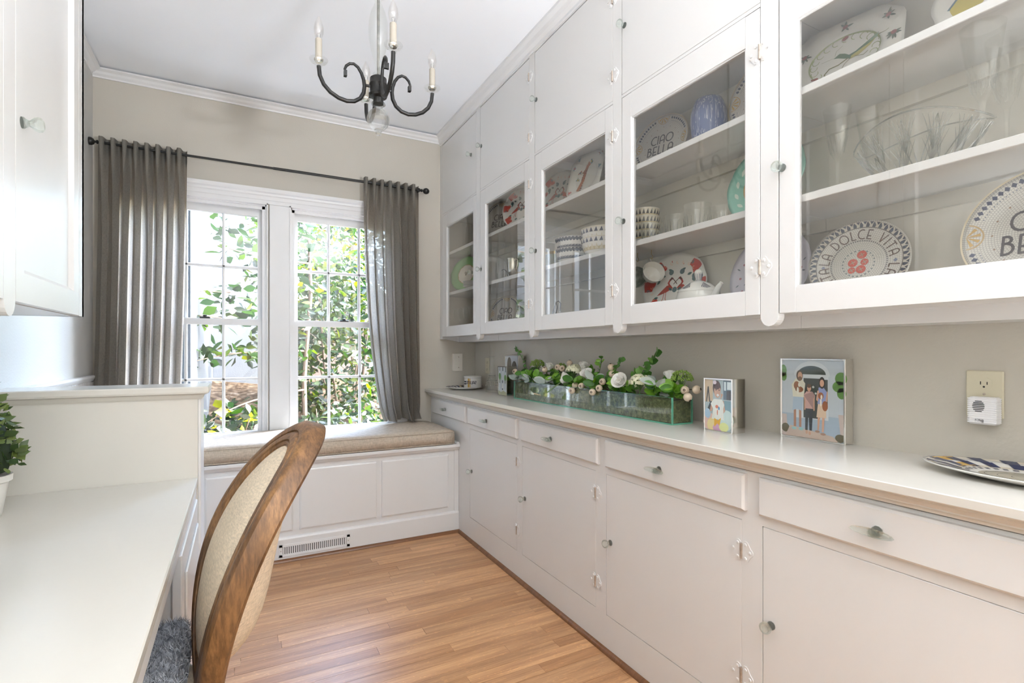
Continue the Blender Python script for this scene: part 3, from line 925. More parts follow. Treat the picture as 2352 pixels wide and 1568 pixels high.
for y0, y1, ky in ((1.578, 2.108, 1.615), (.93, 1.507, .97)):
    a, b2 = y0+.001, y1-.001
    ins, zt, zb = .052, ZC-.12, 1.385
    d_ = MB()
    d_.box(XC-.02, XC, a, a+ins, 1.314, ZC-.04); d_.box(XC-.02, XC, b2-ins, b2, 1.314, ZC-.04)
    d_.box(XC-.02, XC, a+ins, b2-ins, 1.314, zb); d_.box(XC-.02, XC, a+ins, b2-ins, 2.62, ZC-.04)
    def fr_(x_, d): return [(x_, a+ins+d, zb+d), (x_, b2-ins-d, zb+d), (x_, b2-ins-d, 2.62-d), (x_, a+ins+d, 2.62-d)]
    vs = fr_(XC, 0) + fr_(XC-.012, .012); fs = [(j, (j+1) % 4, 4+(j+1) % 4, 4+j) for j in range(4)] + [(4, 5, 6, 7)]
    d_.add(vs, fs)
    dd = obj('door', d_, M['paint'], lc)
    hardware('knob', KNOB_L, dd, (XC, ky, 1.737))

# added fill lamp, unseen behind the viewer, bounces light off the ceiling
UP_W = 125.0
TX, TY, TZ = 1.2, -1.3, 1.15
ub = thing('fill_lamp', 'added metal fill lamp standing unseen behind the viewer', 'lamp', (TX, TY, 0))
obj('base', MB().lathe([(.0, .0), (.14, .0), (.14, .012), (.02, .03), (.0, .03)], 28, (TX, TY, 0)), M['chrome'], ub, True)
obj('pole', MB().tube([(TX, TY, .02), (TX, TY, TZ-.09)], .012, 10), M['chrome'], ub, True)
obj('bowl', MB().lathe([(.0, TZ-.10), (.08, TZ-.095), (.15, TZ-.06), (.175, TZ), (.17, TZ), (.145, TZ-.055), (.0, TZ-.088)], 32, (TX, TY, 0)), M['chrome'], ub, True)
ld = bpy.data.lights.new('fill_light', 'AREA'); ld.shape = 'DISK'; ld.size = .30; ld.energy = UP_W; ld.color = (.90, .945, 1.0)
lo = bpy.data.objects.new('fill_light', ld); COL.objects.link(lo); lo.parent = ub; lo.location = (0, 0, TZ-.002); lo.rotation_euler = (PI, 0, 0)
# ================================================================== CURTAINS
def curtain_mat():
    m, n, l = new_mat('sheer_grey_linen')
    a = pos_noise(n, l, 1, 2, coord='UV', stretch=(95, 620, 1), rough=.6); b_ = pos_noise(n, l, 1, 2, coord='UV', stretch=(700, 60, 1), rough=.6)
    mxm = n.new('ShaderNodeMath'); mxm.operation = 'MAXIMUM'
    l.new(a.outputs['Fac'], mxm.inputs[0]); l.new(b_.outputs['Fac'], mxm.inputs[1])
    r = ramp(n, l, mxm.outputs[0], [(.45, (.235, .228, .205, 1)), (.70, (.35, .345, .315, 1))])
    rt = ramp(n, l, mxm.outputs[0], [(.48, (.62, .52, .43, 1)), (.68, (.20, .165, .13, 1))])
    rh = ramp(n, l, mxm.outputs[0], [(.47, (.07, .07, .07, 1)), (.56, (.0, .0, .0, 1))])
    d = n.new('ShaderNodeBsdfDiffuse'); l.new(r.outputs[0], d.inputs[0])
    t = n.new('ShaderNodeBsdfTranslucent'); l.new(rt.outputs[0], t.inputs[0])
    tr = n.new('ShaderNodeBsdfTransparent')
    m1 = n.new('ShaderNodeMixShader'); m1.inputs[0].default_value = .50
    l.new(d.outputs[0], m1.inputs[1]); l.new(t.outputs[0], m1.inputs[2])
    m2 = n.new('ShaderNodeMixShader'); l.new(rh.outputs[0], m2.inputs[0])
    l.new(m1.outputs[0], m2.inputs[1]); l.new(tr.outputs[0], m2.inputs[2])
    out(n, l, m2.outputs[0])
    return m
M['curtain'] = curtain_mat()
M['curtain_head'] = linen('grey_linen_heading', (.26, .255, .23, 1), 300)
ZR, YRD = 2.383, YB-.092

def curtain(label, top, bot, z_bot, folds, seed, puddle=0.0, hold=None):
    """top/bot: X extents at the rod and the hem"""
    rng = np.random.default_rng(seed)
    e = thing('curtain', label, 'curtain', ((top[0]+top[1])/2, YRD, z_bot), 'linen curtains')
    nu, nv = folds*18+1, 64
    ph = rng.uniform(-.35, .35, folds+2); am = rng.uniform(.75, 1.25, folds+2)
    zt = ZR+.030
    def fn(u, v):
        z = zt + (z_bot-zt)*v
        k = min(1.0, v*1.0)
        hb = v**1.6
        if hold: hb = v**hold
        xl = top[0] + (bot[0]-top[0])*hb; xr = top[1] + (bot[1]-top[1])*hb
        f = u*folds
        i = int(min(f, folds-1e-6)); w = f + ph[i]*(1-abs(2*(f-i)-1))*min(v*3, 1)*.9
        s_ = math.sin(2*PI*w)
        amp = (.026 + .012*v)*am[i]
        # flat-fronted folds at the heading, rounder below
        sh = math.tanh(2.6*s_)/math.tanh(2.6) if v < .05 else s_*(1+.25*math.cos(2*PI*w)*0)
        if .05 <= v < .16:
            q = (v-.05)/.11; sh = (1-q)*math.tanh(2.6*s_)/math.tanh(2.6) + q*s_
        y_ = YRD - amp*sh - .010*math.sin(3.1*v+i)*v
        x_ = xl + (xr-xl)*u + .012*math.sin(4*PI*w)*(xr-xl)/folds/.07*min(v*4, 1)
        if puddle and v > .93:
            q = (v-.93)/.07
            y_ -= puddle*q*q*(.5+.5*math.sin(9*u+1)); x_ += .012*math.sin(23*u)*q
            z = z + .012*q*(1+math.sin(15*u))
        return (x_, y_, max(z, z_bot))
    mb = MB().grid(fn, nu, nv)
    cloth = obj('cloth', mb, M['curtain'], e, 'all')
    me = cloth.data
    uvl = me.uv_layers.new(name='UVMap')
    width = folds*.155
    for lp in me.loops:
        i, j = divmod(lp.vertex_index, nv)
        uvl.data[lp.index].uv = (i/(nu-1)*width, j/(nv-1)*(zt-z_bot))
    def fh(u, v):
        p = fn(u, v*.046)
        return (p[0], p[1]+.0025, p[2])
    obj('heading_band', MB().grid(fh, nu, 5), M['curtain_head'], e, 'all')
    return e
curtain('grey linen curtain at the left by the desk', (-.700, -.274), (-.742+.012, -.315), .60, 8, 3)
curtain('grey linen curtain at the right, gathered over the seat cushion', (.775, 1.172), (.905, 1.185), .692, 7, 5, .05, 2.6)
rd = thing('curtain_rod', 'thin black curtain rod with round end finials', 'curtain rod', (.24, YRD, ZR))
obj('rod', MB().tube([(-.70, YRD, ZR), (.25, YRD, ZR)], .0072, 10).tube([(.2, YRD, ZR), (1.19, YRD, ZR)], .0090, 10), M['black'], rd, True)
for s_, xx in ((-1, -.70), (1, 1.19)):
    pr = [(.0072, 0), (.011, .004), (.011, .008), (.0065, .012), (.0065, .017), (.016, .022), (.0215, .032), (.0225, .042), (.018, .054), (.010, .061), (0, .063)]
    obj('finial', MB().lathe([(r, xx + s_*h) for r, h in pr], 16, (0, YRD, ZR), 'x'), M['black'], rd, True)
    xb = xx - s_*.018
    obj('bracket', MB().tube([(xb, YRD, ZR+.012), (xb, YRD, ZR-.012)], .010, 8).tube([(xb, YRD, ZR-.012), (xb, YB-.002, ZR-.012)], .005, 8).box(xb-.012, xb+.012, YB-.005, YB, ZR-.045, ZR+.02), M['black'], rd, True)

# ================================================================== CHANDELIER
CX, CY_ = .454, 1.909
ch = thing('chandelier', 'black scroll-arm chandelier with clear glass column and ball', 'chandelier', (CX, CY_, 2.0))
obj('hub', MB().lathe([(.0, 2.205), (.020, 2.204), (.030, 2.197), (.031, 2.178), (.0325, 2.176), (.0325, 2.172), (.031, 2.170), (.031, 2.142), (.033, 2.138), (.030, 2.130), (.018, 2.125), (.018, 2.105), (0, 2.104)], 24, (CX, CY_, 0)), M['black'], ch, True)
obj('stem', MB().tube([(CX, CY_, 2.205), (CX, CY_, ZC-.02)], .0052, 10), plain('dull_steel_rod', (.20, .19, .17, 1), .45, metal=.6, var=.2, scale=90), ch, True)
gcol = MB().lathe([(.022, 2.204), (.020, 2.212), (.013, 2.222), (.011, 2.235), (.016, 2.262), (.027, 2.300), (.034, 2.340), (.036, 2.372), (.034, 2.405), (.027, 2.438), (.016, 2.463), (.011, 2.476), (.013, 2.486), (.022, 2.494), (.024, 2.50), (.018, 2.512), (.013, 2.53), (.020, 2.56), (.03, 2.60), (.026, 2.65), (.012, 2.69), (.02, 2.70)], 28, (CX, CY_, 0))
M['clear'] = thin_glass('clear_lamp_glass', (.95, .96, .95, 1), 1.5, .015, 1.0)
obj('glass_column', gcol, M['clear'], ch, True)
obj('glass_ball', MB().lathe([(.0, 2.110), (.024, 2.108), (.026, 2.103), (.017, 2.096), (.013, 2.089), (.020, 2.082)] + [(.041*math.cos(a), 2.048+.041*math.sin(a)) for a in np.linspace(.95, -1.2, 12)] + [(.014, 2.006), (.008, 2.003), (.011, 1.998), (.009, 1.991), (.0, 1.988)], 28, (CX, CY_, 0)), M['ball'], ch, True)
obj('canopy', MB().lathe([(.0, ZC-.045), (.012, ZC-.043), (.02, ZC-.03), (.055, ZC-.018), (.06, ZC-.001)], 24, (CX, CY_, 0)), M['chrome'], ch, True)
arm = [(.118, 2.192), (.119, 2.203), (.114, 2.216), (.102, 2.227), (.088, 2.230), (.073, 2.221), (.061, 2.203), (.053, 2.180), (.050, 2.158), (.053, 2.134), (.065, 2.111), (.086, 2.096), (.112, 2.091), (.140, 2.096), (.168, 2.110), (.190, 2.132), (.203, 2.160), (.2065, 2.192)]
arm_r = [.0035, .0045, .005, .005, .005, .0055, .006, .0065, .007] + [.0072]*9
M['candle'] = plain('cream_candle_sleeve', (.36, .325, .27, 1), .6, var=.02)
M['bulb'] = thin_glass('frosted_tip_bulb', (.93, .92, .91, 1), 1.45, .05, 1.0, .05)
for k in range(4):
    ca, sa = math.cos(k*PI/2+PI), math.sin(k*PI/2+PI)
    W = lambda r, z: (CX+r*ca, CY_+r*sa, z)
    a_ = obj('arm', MB().tube([W(r, z) for r, z in arm], arm_r, 10).tube([W(.028, 2.163), W(.052, 2.163)], .005, 8).box(*sorted((W(.112, 0)[0]-.008*abs(sa), W(.122, 0)[0]+.008*abs(sa))), *sorted((W(.112, 0)[1]-.008*abs(ca), W(.122, 0)[1]+.008*abs(ca))), 2.178, 2.198), M['black'], ch, True)
    cx_, cy2 = W(.2065, 0)[:2]
    obj('bobeche', MB().lathe([(.008, 2.186), (.010, 2.188), (.012, 2.196), (.018, 2.203), (.027, 2.2065), (.031, 2.212), (.031, 2.2145), (.026, 2.211), (.014, 2.208), (.009, 2.205)], 24, (cx_, cy2, 0)), M['crystal'], a_, True)
    obj('cup', MB().lathe([(.0, 2.205), (.012, 2.206), (.016, 2.212), (.016, 2.215), (.0, 2.216)], 16, (cx_, cy2, 0)), M['chrome'], a_, True)
    obj('candle_sleeve', MB().lathe([(.0, 2.214), (.0112, 2.214), (.0112, 2.284), (.009, 2.286), (0, 2.286)], 18, (cx_, cy2, 0)), M['candle'], a_, True)
    obj('bulb', MB().lathe([(.0085, 2.284), (.011, 2.292), (.0155, 2.307), (.0165, 2.320), (.0145, 2.334), (.0095, 2.347), (.0050, 2.356), (.0035, 2.362), (.0, 2.365)], 18, (cx_, cy2, 0)), M['bulb'], a_, True)
    obj('filament', MB().tube([(cx_-.004, cy2, 2.286), (cx_-.005, cy2, 2.302), (cx_-.002, cy2+.003, 2.308), (cx_, cy2, 2.303), (cx_+.002, cy2-.003, 2.308), (cx_+.005, cy2, 2.302), (cx_+.004, cy2, 2.286)], .0005, 5), M['black'], a_)

# ================================================================== CHAIR AT THE DESK
def chair_wood():
    m, n, l = new_mat('weathered_brown_oak')
    p = n.new('ShaderNodeBsdfPrincipled'); p.inputs['Roughness'].default_value = .5
    a = pos_noise(n, l, 1, 5, stretch=(14, 14, 5), rough=.65); b_ = pos_noise(n, l, 1, 4, stretch=(150, 60, 16), rough=.7)
    r = ramp(n, l, a.outputs['Fac'], [(.32, (.095, .048, .020, 1)), (.66, (.30, .155, .060, 1)), (.5, (.185, .092, .036, 1))])
    r2 = ramp(n, l, b_.outputs['Fac'], [(.38, (.62, .60, .58, 1)), (.58, (1.08, 1.06, 1.03, 1))])
    mx = n.new('ShaderNodeMix'); mx.data_type = 'RGBA'; mx.blend_type = 'MULTIPLY'; mx.inputs[0].default_value = 1
    l.new(r.outputs[0], mx.inputs[6]); l.new(r2.outputs[0], mx.inputs[7]); l.new(mx.outputs[2], p.inputs['Base Color'])
    bp = n.new('ShaderNodeBump'); bp.inputs['Strength'].default_value = .35; bp.inputs['Distance'].default_value = .0015
    l.new(b_.outputs['Fac'], bp.inputs['Height']); l.new(bp.outputs[0], p.inputs['Normal'])
    out(n, l, p.outputs[0])
    return m
M['chair_wood'] = chair_wood()
M['cream'] = linen('cream_upholstery', (.66, .55, .41, 1), 320)
c_yaw, c_lean, ca_, cb_ = -.103, .377, .229, .326
c_c = Vector((-.110, 1.360, .782))
fr_h = Vector((-math.cos(c_yaw), math.sin(c_yaw), 0)); w_v = Vector((math.sin(c_yaw), math.cos(c_yaw), 0))
up_v = Vector((0, 0, 1))*math.cos(c_lean) - fr_h*math.sin(c_lean); n_v = fr_h*math.cos(c_lean) + Vector((0, 0, 1))*math.sin(c_lean)
def back_pt(u, v, off):
    """point of the curved chair back: u across, v up, off toward the sitter"""
    return c_c + w_v*u + up_v*v + n_v*(off - .0825 - .76*v*v)
chr_ = thing('desk_chair', 'oval-back dining chair of weathered brown oak with cream upholstery at the desk', 'chair', (-.28, 1.32, 0))
fm = MB()
prof = [(0, -.006), (.003, .003), (.012, .008), (.026, .0085), (.031, .006), (.033, .001), (.036, .001), (.039, .007), (.052, .009), (.058, .006), (.060, .001), (.063, .001), (.066, .004), (.072, .001), (.074, -.008), (.074, -.034), (.066, -.042), (.010, -.042), (0, -.034)]
def ffn(u, v):
    a = 2*PI*u
    q = v*len(prof); i = int(q) % len(prof)
    d, o_ = prof[i]
    return back_pt((ca_-d)*math.cos(a), (cb_-d)*math.sin(a), o_)
nu, npf = 72, len(prof)
vs = [ffn(i/nu, (j+.01)/npf) for i in range(nu) for j in range(npf)]
fs = [(i*npf+j, ((i+1) % nu)*npf+j, ((i+1) % nu)*npf+(j+1) % npf, i*npf+(j+1) % npf) for i in range(nu) for j in range(npf)]
fm.add(vs, fs)
obj('back_frame', fm, M['chair_wood'], chr_, True)
def pad(front):
    mb = MB()
    vs, fs = [], []
    nr, na = 9, 48
    for k in range(nr):
        t = k/(nr-1)
        for i in range(na):
            a = 2*PI*i/na
            u, v = (ca_-.071)*t*math.cos(a), (cb_-.071)*t*math.sin(a)
            off = (.016*(1-t**4) - .004) if front else (-.040 - (.075-.05*math.sin(a)*t)*(1-t**2.5))
            vs.append(back_pt(u, v, off))
    for k in range(nr-1):
        for i in range(na):
            j = (i+1) % na
            fs.append((k*na+i, k*na+j, (k+1)*na+j, (k+1)*na+i))
    return mb.add(vs, fs)
obj('back_pad', pad(True), M['cream'], chr_, 'all')
obj('rear_panel', pad(False), M['cream'], chr_, 'all')
# seat
sx, sy, sz = -.315, 1.335, .415
sm = MB()
def srf(r0, z_):
    return [(sx + (.25*r0)*(abs(math.cos(a))**.7)*(1 if math.cos(a) > 0 else -1), sy + (.25*r0)*(abs(math.sin(a))**.7)*(1 if math.sin(a) > 0 else -1), z_) for a in np.linspace(0, 2*PI, 48, endpoint=False)]
rings = [srf(.99, sz-.05), srf(1.0, sz-.045), srf(1.0, sz), srf(.97, sz+.006), srf(.95, sz+.006)]
vs = [p for r in rings for p in r]; fs = [tuple(range(47, -1, -1)), tuple(range(4*48, 5*48))]
for k in range(4):
    for i in range(48): fs.append((k*48+i, k*48+(i+1) % 48, (k+1)*48+(i+1) % 48, (k+1)*48+i))
obj('seat_rail', sm.add(vs, fs), M['chair_wood'], chr_, True)
rings = [srf(.95, sz+.004), srf(.955, sz+.02), srf(.90, sz+.04), srf(.7, sz+.055), srf(.35, sz+.06), srf(.02, sz+.062)]
vs = [p for r in rings for p in r]; fs = []
for k in range(5):
    for i in range(48): fs.append((k*48+i, k*48+(i+1) % 48, (k+1)*48+(i+1) % 48, (k+1)*48+i))
obj('seat_pad', MB().add(vs, fs), M['cream'], chr_, 'all')
for (lx, ly) in ((-.52, 1.14), (-.52, 1.53), (-.11, 1.16), (-.11, 1.51)):
    if lx < -.3:
        obj('leg', MB().lathe([(.010, 0), (.013, .02), (.011, .03), (.016, .2), (.020, .31), (.014, .325), (.024, .335), (.024, .36)], 14, (lx, ly, 0)), M['chair_wood'], chr_, True)
    else:
        obj('leg', MB().tube([(lx+.06, ly, 0), (lx+.02, ly, .18), (lx, ly, .36)], [.012, .016, .022], 8), M['chair_wood'], chr_, True)
for sgn in (-1, 1):
    p0 = back_pt(sgn*.085, -cb_*.90, -.02)
    obj('back_support', MB().tube([(p0.x-.02, sy+sgn*.10, sz-.03), p0.lerp(Vector((p0.x-.02, sy+sgn*.10, sz)), .4), p0], [.020, .018, .018], 10), M['chair_wood'], chr_, True)
# plush channelled cushion on the seat
def plush():
    m, n, l = new_mat('grey_plush')
    p = n.new('ShaderNodeBsdfPrincipled'); p.inputs['Roughness'].default_value = .95; p.inputs['Sheen Weight'].default_value = .6
    t = pos_noise(n, l, 90, 4)
    r = ramp(n, l, t.outputs['Fac'], [(.35, (.055, .062, .075, 1)), (.68, (.42, .44, .48, 1))])
    l.new(r.outputs[0], p.inputs['Base Color']); out(n, l, p.outputs[0])
    return m
M['plush'] = plush()
pc = thing('plush_cushion', 'fluffy grey channelled seat cushion on the desk chair', 'cushion', (sx, sy, sz+.06))
pb = MB()
nch = 7
rows_ = []
def pfn(u, v):
    x_ = sx - .215 + .43*u; y_ = sy - .225 + .45*v
    chn = abs(math.sin(PI*v*nch))**.6
    ed = min(u, 1-u, v, 1-v)
    e_ = min(1, ed/.07)
    return (x_, y_, sz+.052 + (.012+.050*chn)*math.sqrt(max(e_*(2-e_), 0)))
pb.grid(pfn, 40, 7*14+1)
obj('cover', pb, M['plush'], pc, 'all')
hr = MB()
hv, hf, hc = [], [], []
rg_ = np.random.default_rng(5)
for k in range(15000):
    u, v = rg_.random(2)
    p = Vector(pfn(u, v))
    chn = abs(math.sin(PI*v*nch))
    d = Vector(rg_.normal(size=3))*.55 + Vector((0, math.copysign(.5*(1-chn), math.sin(2*PI*v*nch)*-1), 1))
    d.normalize(); s2 = d.orthogonal().normalized()*.0011
    L_ = .010+.010*rg_.random()
    i = len(hv)
    hv += [p-s2, p+s2, p+d*L_]
    hf.append((i, i+1, i+2))
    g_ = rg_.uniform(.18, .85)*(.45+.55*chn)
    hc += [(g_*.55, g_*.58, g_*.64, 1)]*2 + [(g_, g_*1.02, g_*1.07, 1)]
M['fur'] = attr_mat('grey_fur_fibre', .9)
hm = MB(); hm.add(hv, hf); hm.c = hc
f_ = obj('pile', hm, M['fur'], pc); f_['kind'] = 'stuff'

# ================================================================== TOPIARY ON THE DESK
tp = thing('potted_topiary', 'clipped boxwood cone topiary in a white pot on the desk', 'potted plant', (-.655, 2.02, ZD))
px, py = -.655, 2.02
M['pot'] = plain('white_glazed_pot', (.74, .72, .68, 1), .35, var=.02)
obj('pot', MB().lathe([(.0, ZD), (.045, ZD), (.047, ZD+.004), (.062, ZD+.100), (.070, ZD+.104), (.071, ZD+.122), (.066, ZD+.122), (.062, ZD+.110), (.0, ZD+.108)], 28, (px, py, 0)), M['pot'], tp, True)
obj('stem', MB().tube([(px, py, ZD+.10), (px, py, ZD+.22)], .006, 8), M['bark'], tp, True)
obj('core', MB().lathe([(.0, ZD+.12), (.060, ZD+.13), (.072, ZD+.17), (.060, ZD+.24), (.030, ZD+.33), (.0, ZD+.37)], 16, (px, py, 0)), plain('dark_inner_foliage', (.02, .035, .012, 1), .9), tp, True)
pts = []
for k in range(520):
    h = RNG.random()**.8; a = RNG.uniform(0, 2*PI)
    r = (.088*(1-h)**.75 + .012) * RNG.uniform(.85, 1.05)
    pts.append((px+r*math.cos(a), py+r*math.sin(a), ZD+.125+.26*h))
M['box_leaf'] = leafy('boxwood_leaf', [(0, (.03, .06, .02, 1)), (1, (.20, .26, .07, 1)), (.5, (.08, .12, .035, 1))], .2)
BOXL = [leaf_mesh('leaf', M['box_leaf'], 1.3), leaf_mesh('leaf_wide', M['box_leaf'], 1.7)]
leaf_objs(tp, pts[:260], .030, RNG, -.35, BOXL)
foliage(tp, 'foliage', np.array(pts[260:]), .030, [(.03,.06,.02), (.08,.12,.035), (.16,.21,.06)], RNG, -.35)
# ================================================================== FLAT DECORATION HELPERS
def ell(cx, cy2, rx, ry, n=20, rot=0.0, a0=0.0, a1=2*PI):
    full = abs(a1-a0-2*PI) < 1e-6
    ts = np.linspace(a0, a1, n, endpoint=not full)
    c_, s_ = math.cos(rot), math.sin(rot)
    return [(cx + rx*math.cos(t)*c_ - ry*math.sin(t)*s_, cy2 + rx*math.cos(t)*s_ + ry*math.sin(t)*c_) for t in ts]
def stroke(pts, w):
    """a pen line as quads"""
    qs = []
    for (x0, y0), (x1, y1) in zip(pts[:-1], pts[1:]):
        dx, dy = x1-x0, y1-y0
        L_ = math.hypot(dx, dy)
        if L_ < 1e-9: continue
        ux, uy = dx/L_, dy/L_
        nx, ny = -uy*w/2, ux*w/2
        ex, ey = ux*w*.3, uy*w*.3
        qs.append([(x0-ex+nx, y0-ey+ny), (x0-ex-nx, y0-ey-ny), (x1+ex-nx, y1+ey-ny), (x1+ex+nx, y1+ey+ny)])
    return qs
def leaf2(x, y_, a, L_, w):
    """pointed leaf outline starting at x, y in direction a"""
    pts = []
    for t, s_ in ((0, 0), (.25, .8), (.5, 1), (.75, .7), (1, 0), (.75, -.7), (.5, -1), (.25, -.8)):
        px_, py_ = t*L_, s_*w/2
        pts.append((x + px_*math.cos(a) - py_*math.sin(a), y_ + px_*math.sin(a) + py_*math.cos(a)))
    return pts
def arcp(cx, cy2, rx, ry, a0, a1, n=10):
    return [(cx + rx*math.cos(math.radians(t)), cy2 + ry*math.sin(math.radians(t))) for t in np.linspace(a0, a1, n)]
GLYPH = {
    'C': (.62, [arcp(.42, .5, .42, .5, 62, 298, 12)]), 'I': (.12, [[(.06, 0), (.06, 1)]]),
    'A': (.60, [[(.04, 0), (.04, .62)] + arcp(.30, .62, .26, .36, 180, 0, 9) + [(.56, 0)], [(.04, .34), (.56, .34)]]),
    'O': (.84, [arcp(.42, .5, .42, .5, 0, 360, 18)]), 'B': (.52, [[(.05, 0), (.05, 1)], [(.05, .98)] + arcp(.16, .80, .22, .19, 90, -90, 7) + [(.05, .6)], [(.05, .6)] + arcp(.18, .31, .30, .30, 90, -90, 8) + [(.05, .01)]]),
    'E': (.48, [[(.44, .98), (.05, .98), (.05, .02), (.46, .02)], [(.05, .36), (.36, .36)]]),
    'L': (.44, [[(.05, 1), (.05, .02), (.42, .02)]]), 'D': (.62, [[(.05, 0), (.05, 1)], [(.05, .98)] + arcp(.12, .5, .46, .48, 90, -90, 12) + [(.05, .02)]]),
    'V': (.60, [[(.02, 1), (.30, .02), (.58, 1)]]), 'T': (.52, [[(.26, 0), (.26, 1)], [(.0, .97), (.52, .97)]]),
    'S': (.5, [arcp(.25, .74, .22, .25, 40, 270, 9) + arcp(.25, .25, .22, .24, 90, -140, 9)]), 'U': (.56, [[(.04, 1), (.04, .3)] + arcp(.28, .3, .24, .28, 180, 360, 8) + [(.52, 1)]]),
    'r': (.34, [[(.05, 0), (.05, .62)], arcp(.25, .36, .2, .24, 170, 70, 6)]), 'i': (.14, [[(.07, 0), (.07, .62)], [(.07, .82), (.07, .88)]]),
    'n': (.48, [[(.05, 0), (.05, .62)], arcp(.24, .36, .19, .24, 170, 0, 8) + [(.43, 0)]]), 'g': (.5, [arcp(.24, .31, .2, .29, 0, 360, 14), [(.44, .6), (.44, -.1)] + arcp(.24, -.08, .2, .2, 0, -150, 7)]),
    ' ': (.30, [])}
def text_w(s_, gap=.16):
    return sum(GLYPH[c][0] for c in s_) + gap*(len(s_)-1)
def text(s_, cx, cy2, h, wt=.10, gap=.16):
    x = cx - text_w(s_, gap)*h/2
    qs = []
    for c in s_:
        w, st = GLYPH[c]
        for pl in st: qs += stroke([(x + p*h, cy2 + (q-.5)*h) for p, q in pl], wt*h)
        x += (w+gap)*h
    return qs
def arc_text(s_, r, h, mid, wt=.10, gap=.2):
    """letters standing on a circle of radius r, centred on angle mid, tops outward"""
    tot = text_w(s_, gap)*h
    a = mid + tot/2/r
    qs = []
    for c in s_:
        w, st = GLYPH[c]
        am = a - w*h/2/r
        for pl in st:
            pts = []
            for p, q in pl:
                lx, ly = (p-w/2)*h, r + (q-.5)*h
                ca, sa = math.cos(am-PI/2), math.sin(am-PI/2)
                pts.append((lx*ca - ly*sa, lx*sa + ly*ca))
            qs += stroke(pts, wt*h)
        a -= (w+gap)*h/r
    return qs

def art(name, shapes, parent, zf=None, mat=None, step=.00012, world=False, place=None, label=None):
    """shapes: (colour, polygon) or (colour, [polygons]) painted one over another"""
    mb = MB()
    for k, (col, pg) in enumerate(shapes):
        polys = pg if isinstance(pg[0], list) else [pg]
        mb.col = col
        for q in polys:
            h = .0003 + k*step
            vs = [(x, y_, (zf(x, y_) if zf else 0.0) + h) for x, y_ in q]
            ar = sum(q[i][0]*q[(i+1) % len(q)][1] - q[(i+1) % len(q)][0]*q[i][1] for i in range(len(q)))
            if place: vs = [place(*p) for p in vs]
            mb.add(vs, [tuple(range(len(q))) if ar > 0 else tuple(reversed(range(len(q))))])
    o = obj(name, mb, mat or M['print'], parent, world=world)
    if label: o['label'] = label
    return o

def mosaic(name, tile=(.70, .67, .61, 1), grout=(.40, .37, .33, 1), cell=.0052):
    m, n, l = new_mat(name)
    tc = n.new('ShaderNodeTexCoord')
    sp = n.new('ShaderNodeSeparateXYZ'); l.new(tc.outputs['Object'], sp.inputs[0])
    def mth(op, a, b_=None):
        x = n.new('ShaderNodeMath'); x.operation = op
        for k, v in enumerate((a, b_)):
            if v is None: continue
            if isinstance(v, (int, float)): x.inputs[k].default_value = v
            else: l.new(v, x.inputs[k])
        return x.outputs[0]
    r = mth('SQRT', mth('ADD', mth('MULTIPLY', sp.outputs[0], sp.outputs[0]), mth('MULTIPLY', sp.outputs[1], sp.outputs[1])))
    rr = mth('DIVIDE', r, cell)
    ring = mth('FLOOR', rr); fr = mth('FRACT', rr)
    ang = mth('ARCTAN2', sp.outputs[1], sp.outputs[0])
    cnt = mth('ADD', mth('FLOOR', mth('MULTIPLY', ring, 6.0)), 4.0)
    fa = mth('FRACT', mth('ADD', mth('MULTIPLY', mth('DIVIDE', ang, 2*PI), cnt), 100.0))
    g = mth('MAXIMUM', mth('GREATER_THAN', fr, .82), mth('GREATER_THAN', fa, .82))
    mx = n.new('ShaderNodeMix'); mx.data_type = 'RGBA'
    l.new(g, mx.inputs[0]); mx.inputs[6].default_value = tile; mx.inputs[7].default_value = grout
    p = n.new('ShaderNodeBsdfPrincipled'); p.inputs['Roughness'].default_value = .15
    l.new(mx.outputs[2], p.inputs['Base Color']); out(n, l, p.outputs[0])
    return m
M['mosaic'] = mosaic('mosaic_printed_china')

def plate_z(r, R, dp=.014):
    t = r/R
    return 0.0 if t < .62 else dp*((t-.62)/.38)**1.15
def plate_mesh(name, R, mat, outline=None, dp=.014, n=72):
    """plate facing +z; outline(a) scales the rim"""
    mb = MB()
    ts = [0.001, .3, .62, .70, .80, .90, 1.0]
    vs, fs = [], []
    for i in range(n):
        a = 2*PI*i/n; k = outline(a) if outline else 1.0
        for t in ts: vs.append((R*k*t*math.cos(a), R*k*t*math.sin(a), plate_z(t*R, R, dp)))
        for t in reversed(ts): vs.append((R*k*t*math.cos(a)*.995, R*k*t*math.sin(a)*.995, plate_z(t*R, R, dp) - .0045))
    m_ = len(ts)*2
    for i in range(n):
        j = (i+1) % n
        for k in range(m_-1): fs.append((i*m_+k, j*m_+k, j*m_+k+1, i*m_+k+1))
    mb.add(vs, fs)
    return mesh_of(name, mb, mat, 'all')
def stand_plate(e, yc, shelf, xb, half_h, lean=.26, yaw=0.0):
    """stand a plate (facing +z locally) on a shelf, leaning back"""
    c_, s_ = math.cos(lean), math.sin(lean)
    mt = Matrix(((0, s_, -c_), (-1, 0, 0), (0, c_, s_))).to_4x4()
    mt = Matrix.Rotation(yaw, 4, 'Z') @ mt
    ctr = Vector((xb, yc, shelf+.002)) + (mt.to_3x3() @ Vector((0, half_h, .006)))
    mt.translation = ctr
    e.matrix_basis = mt

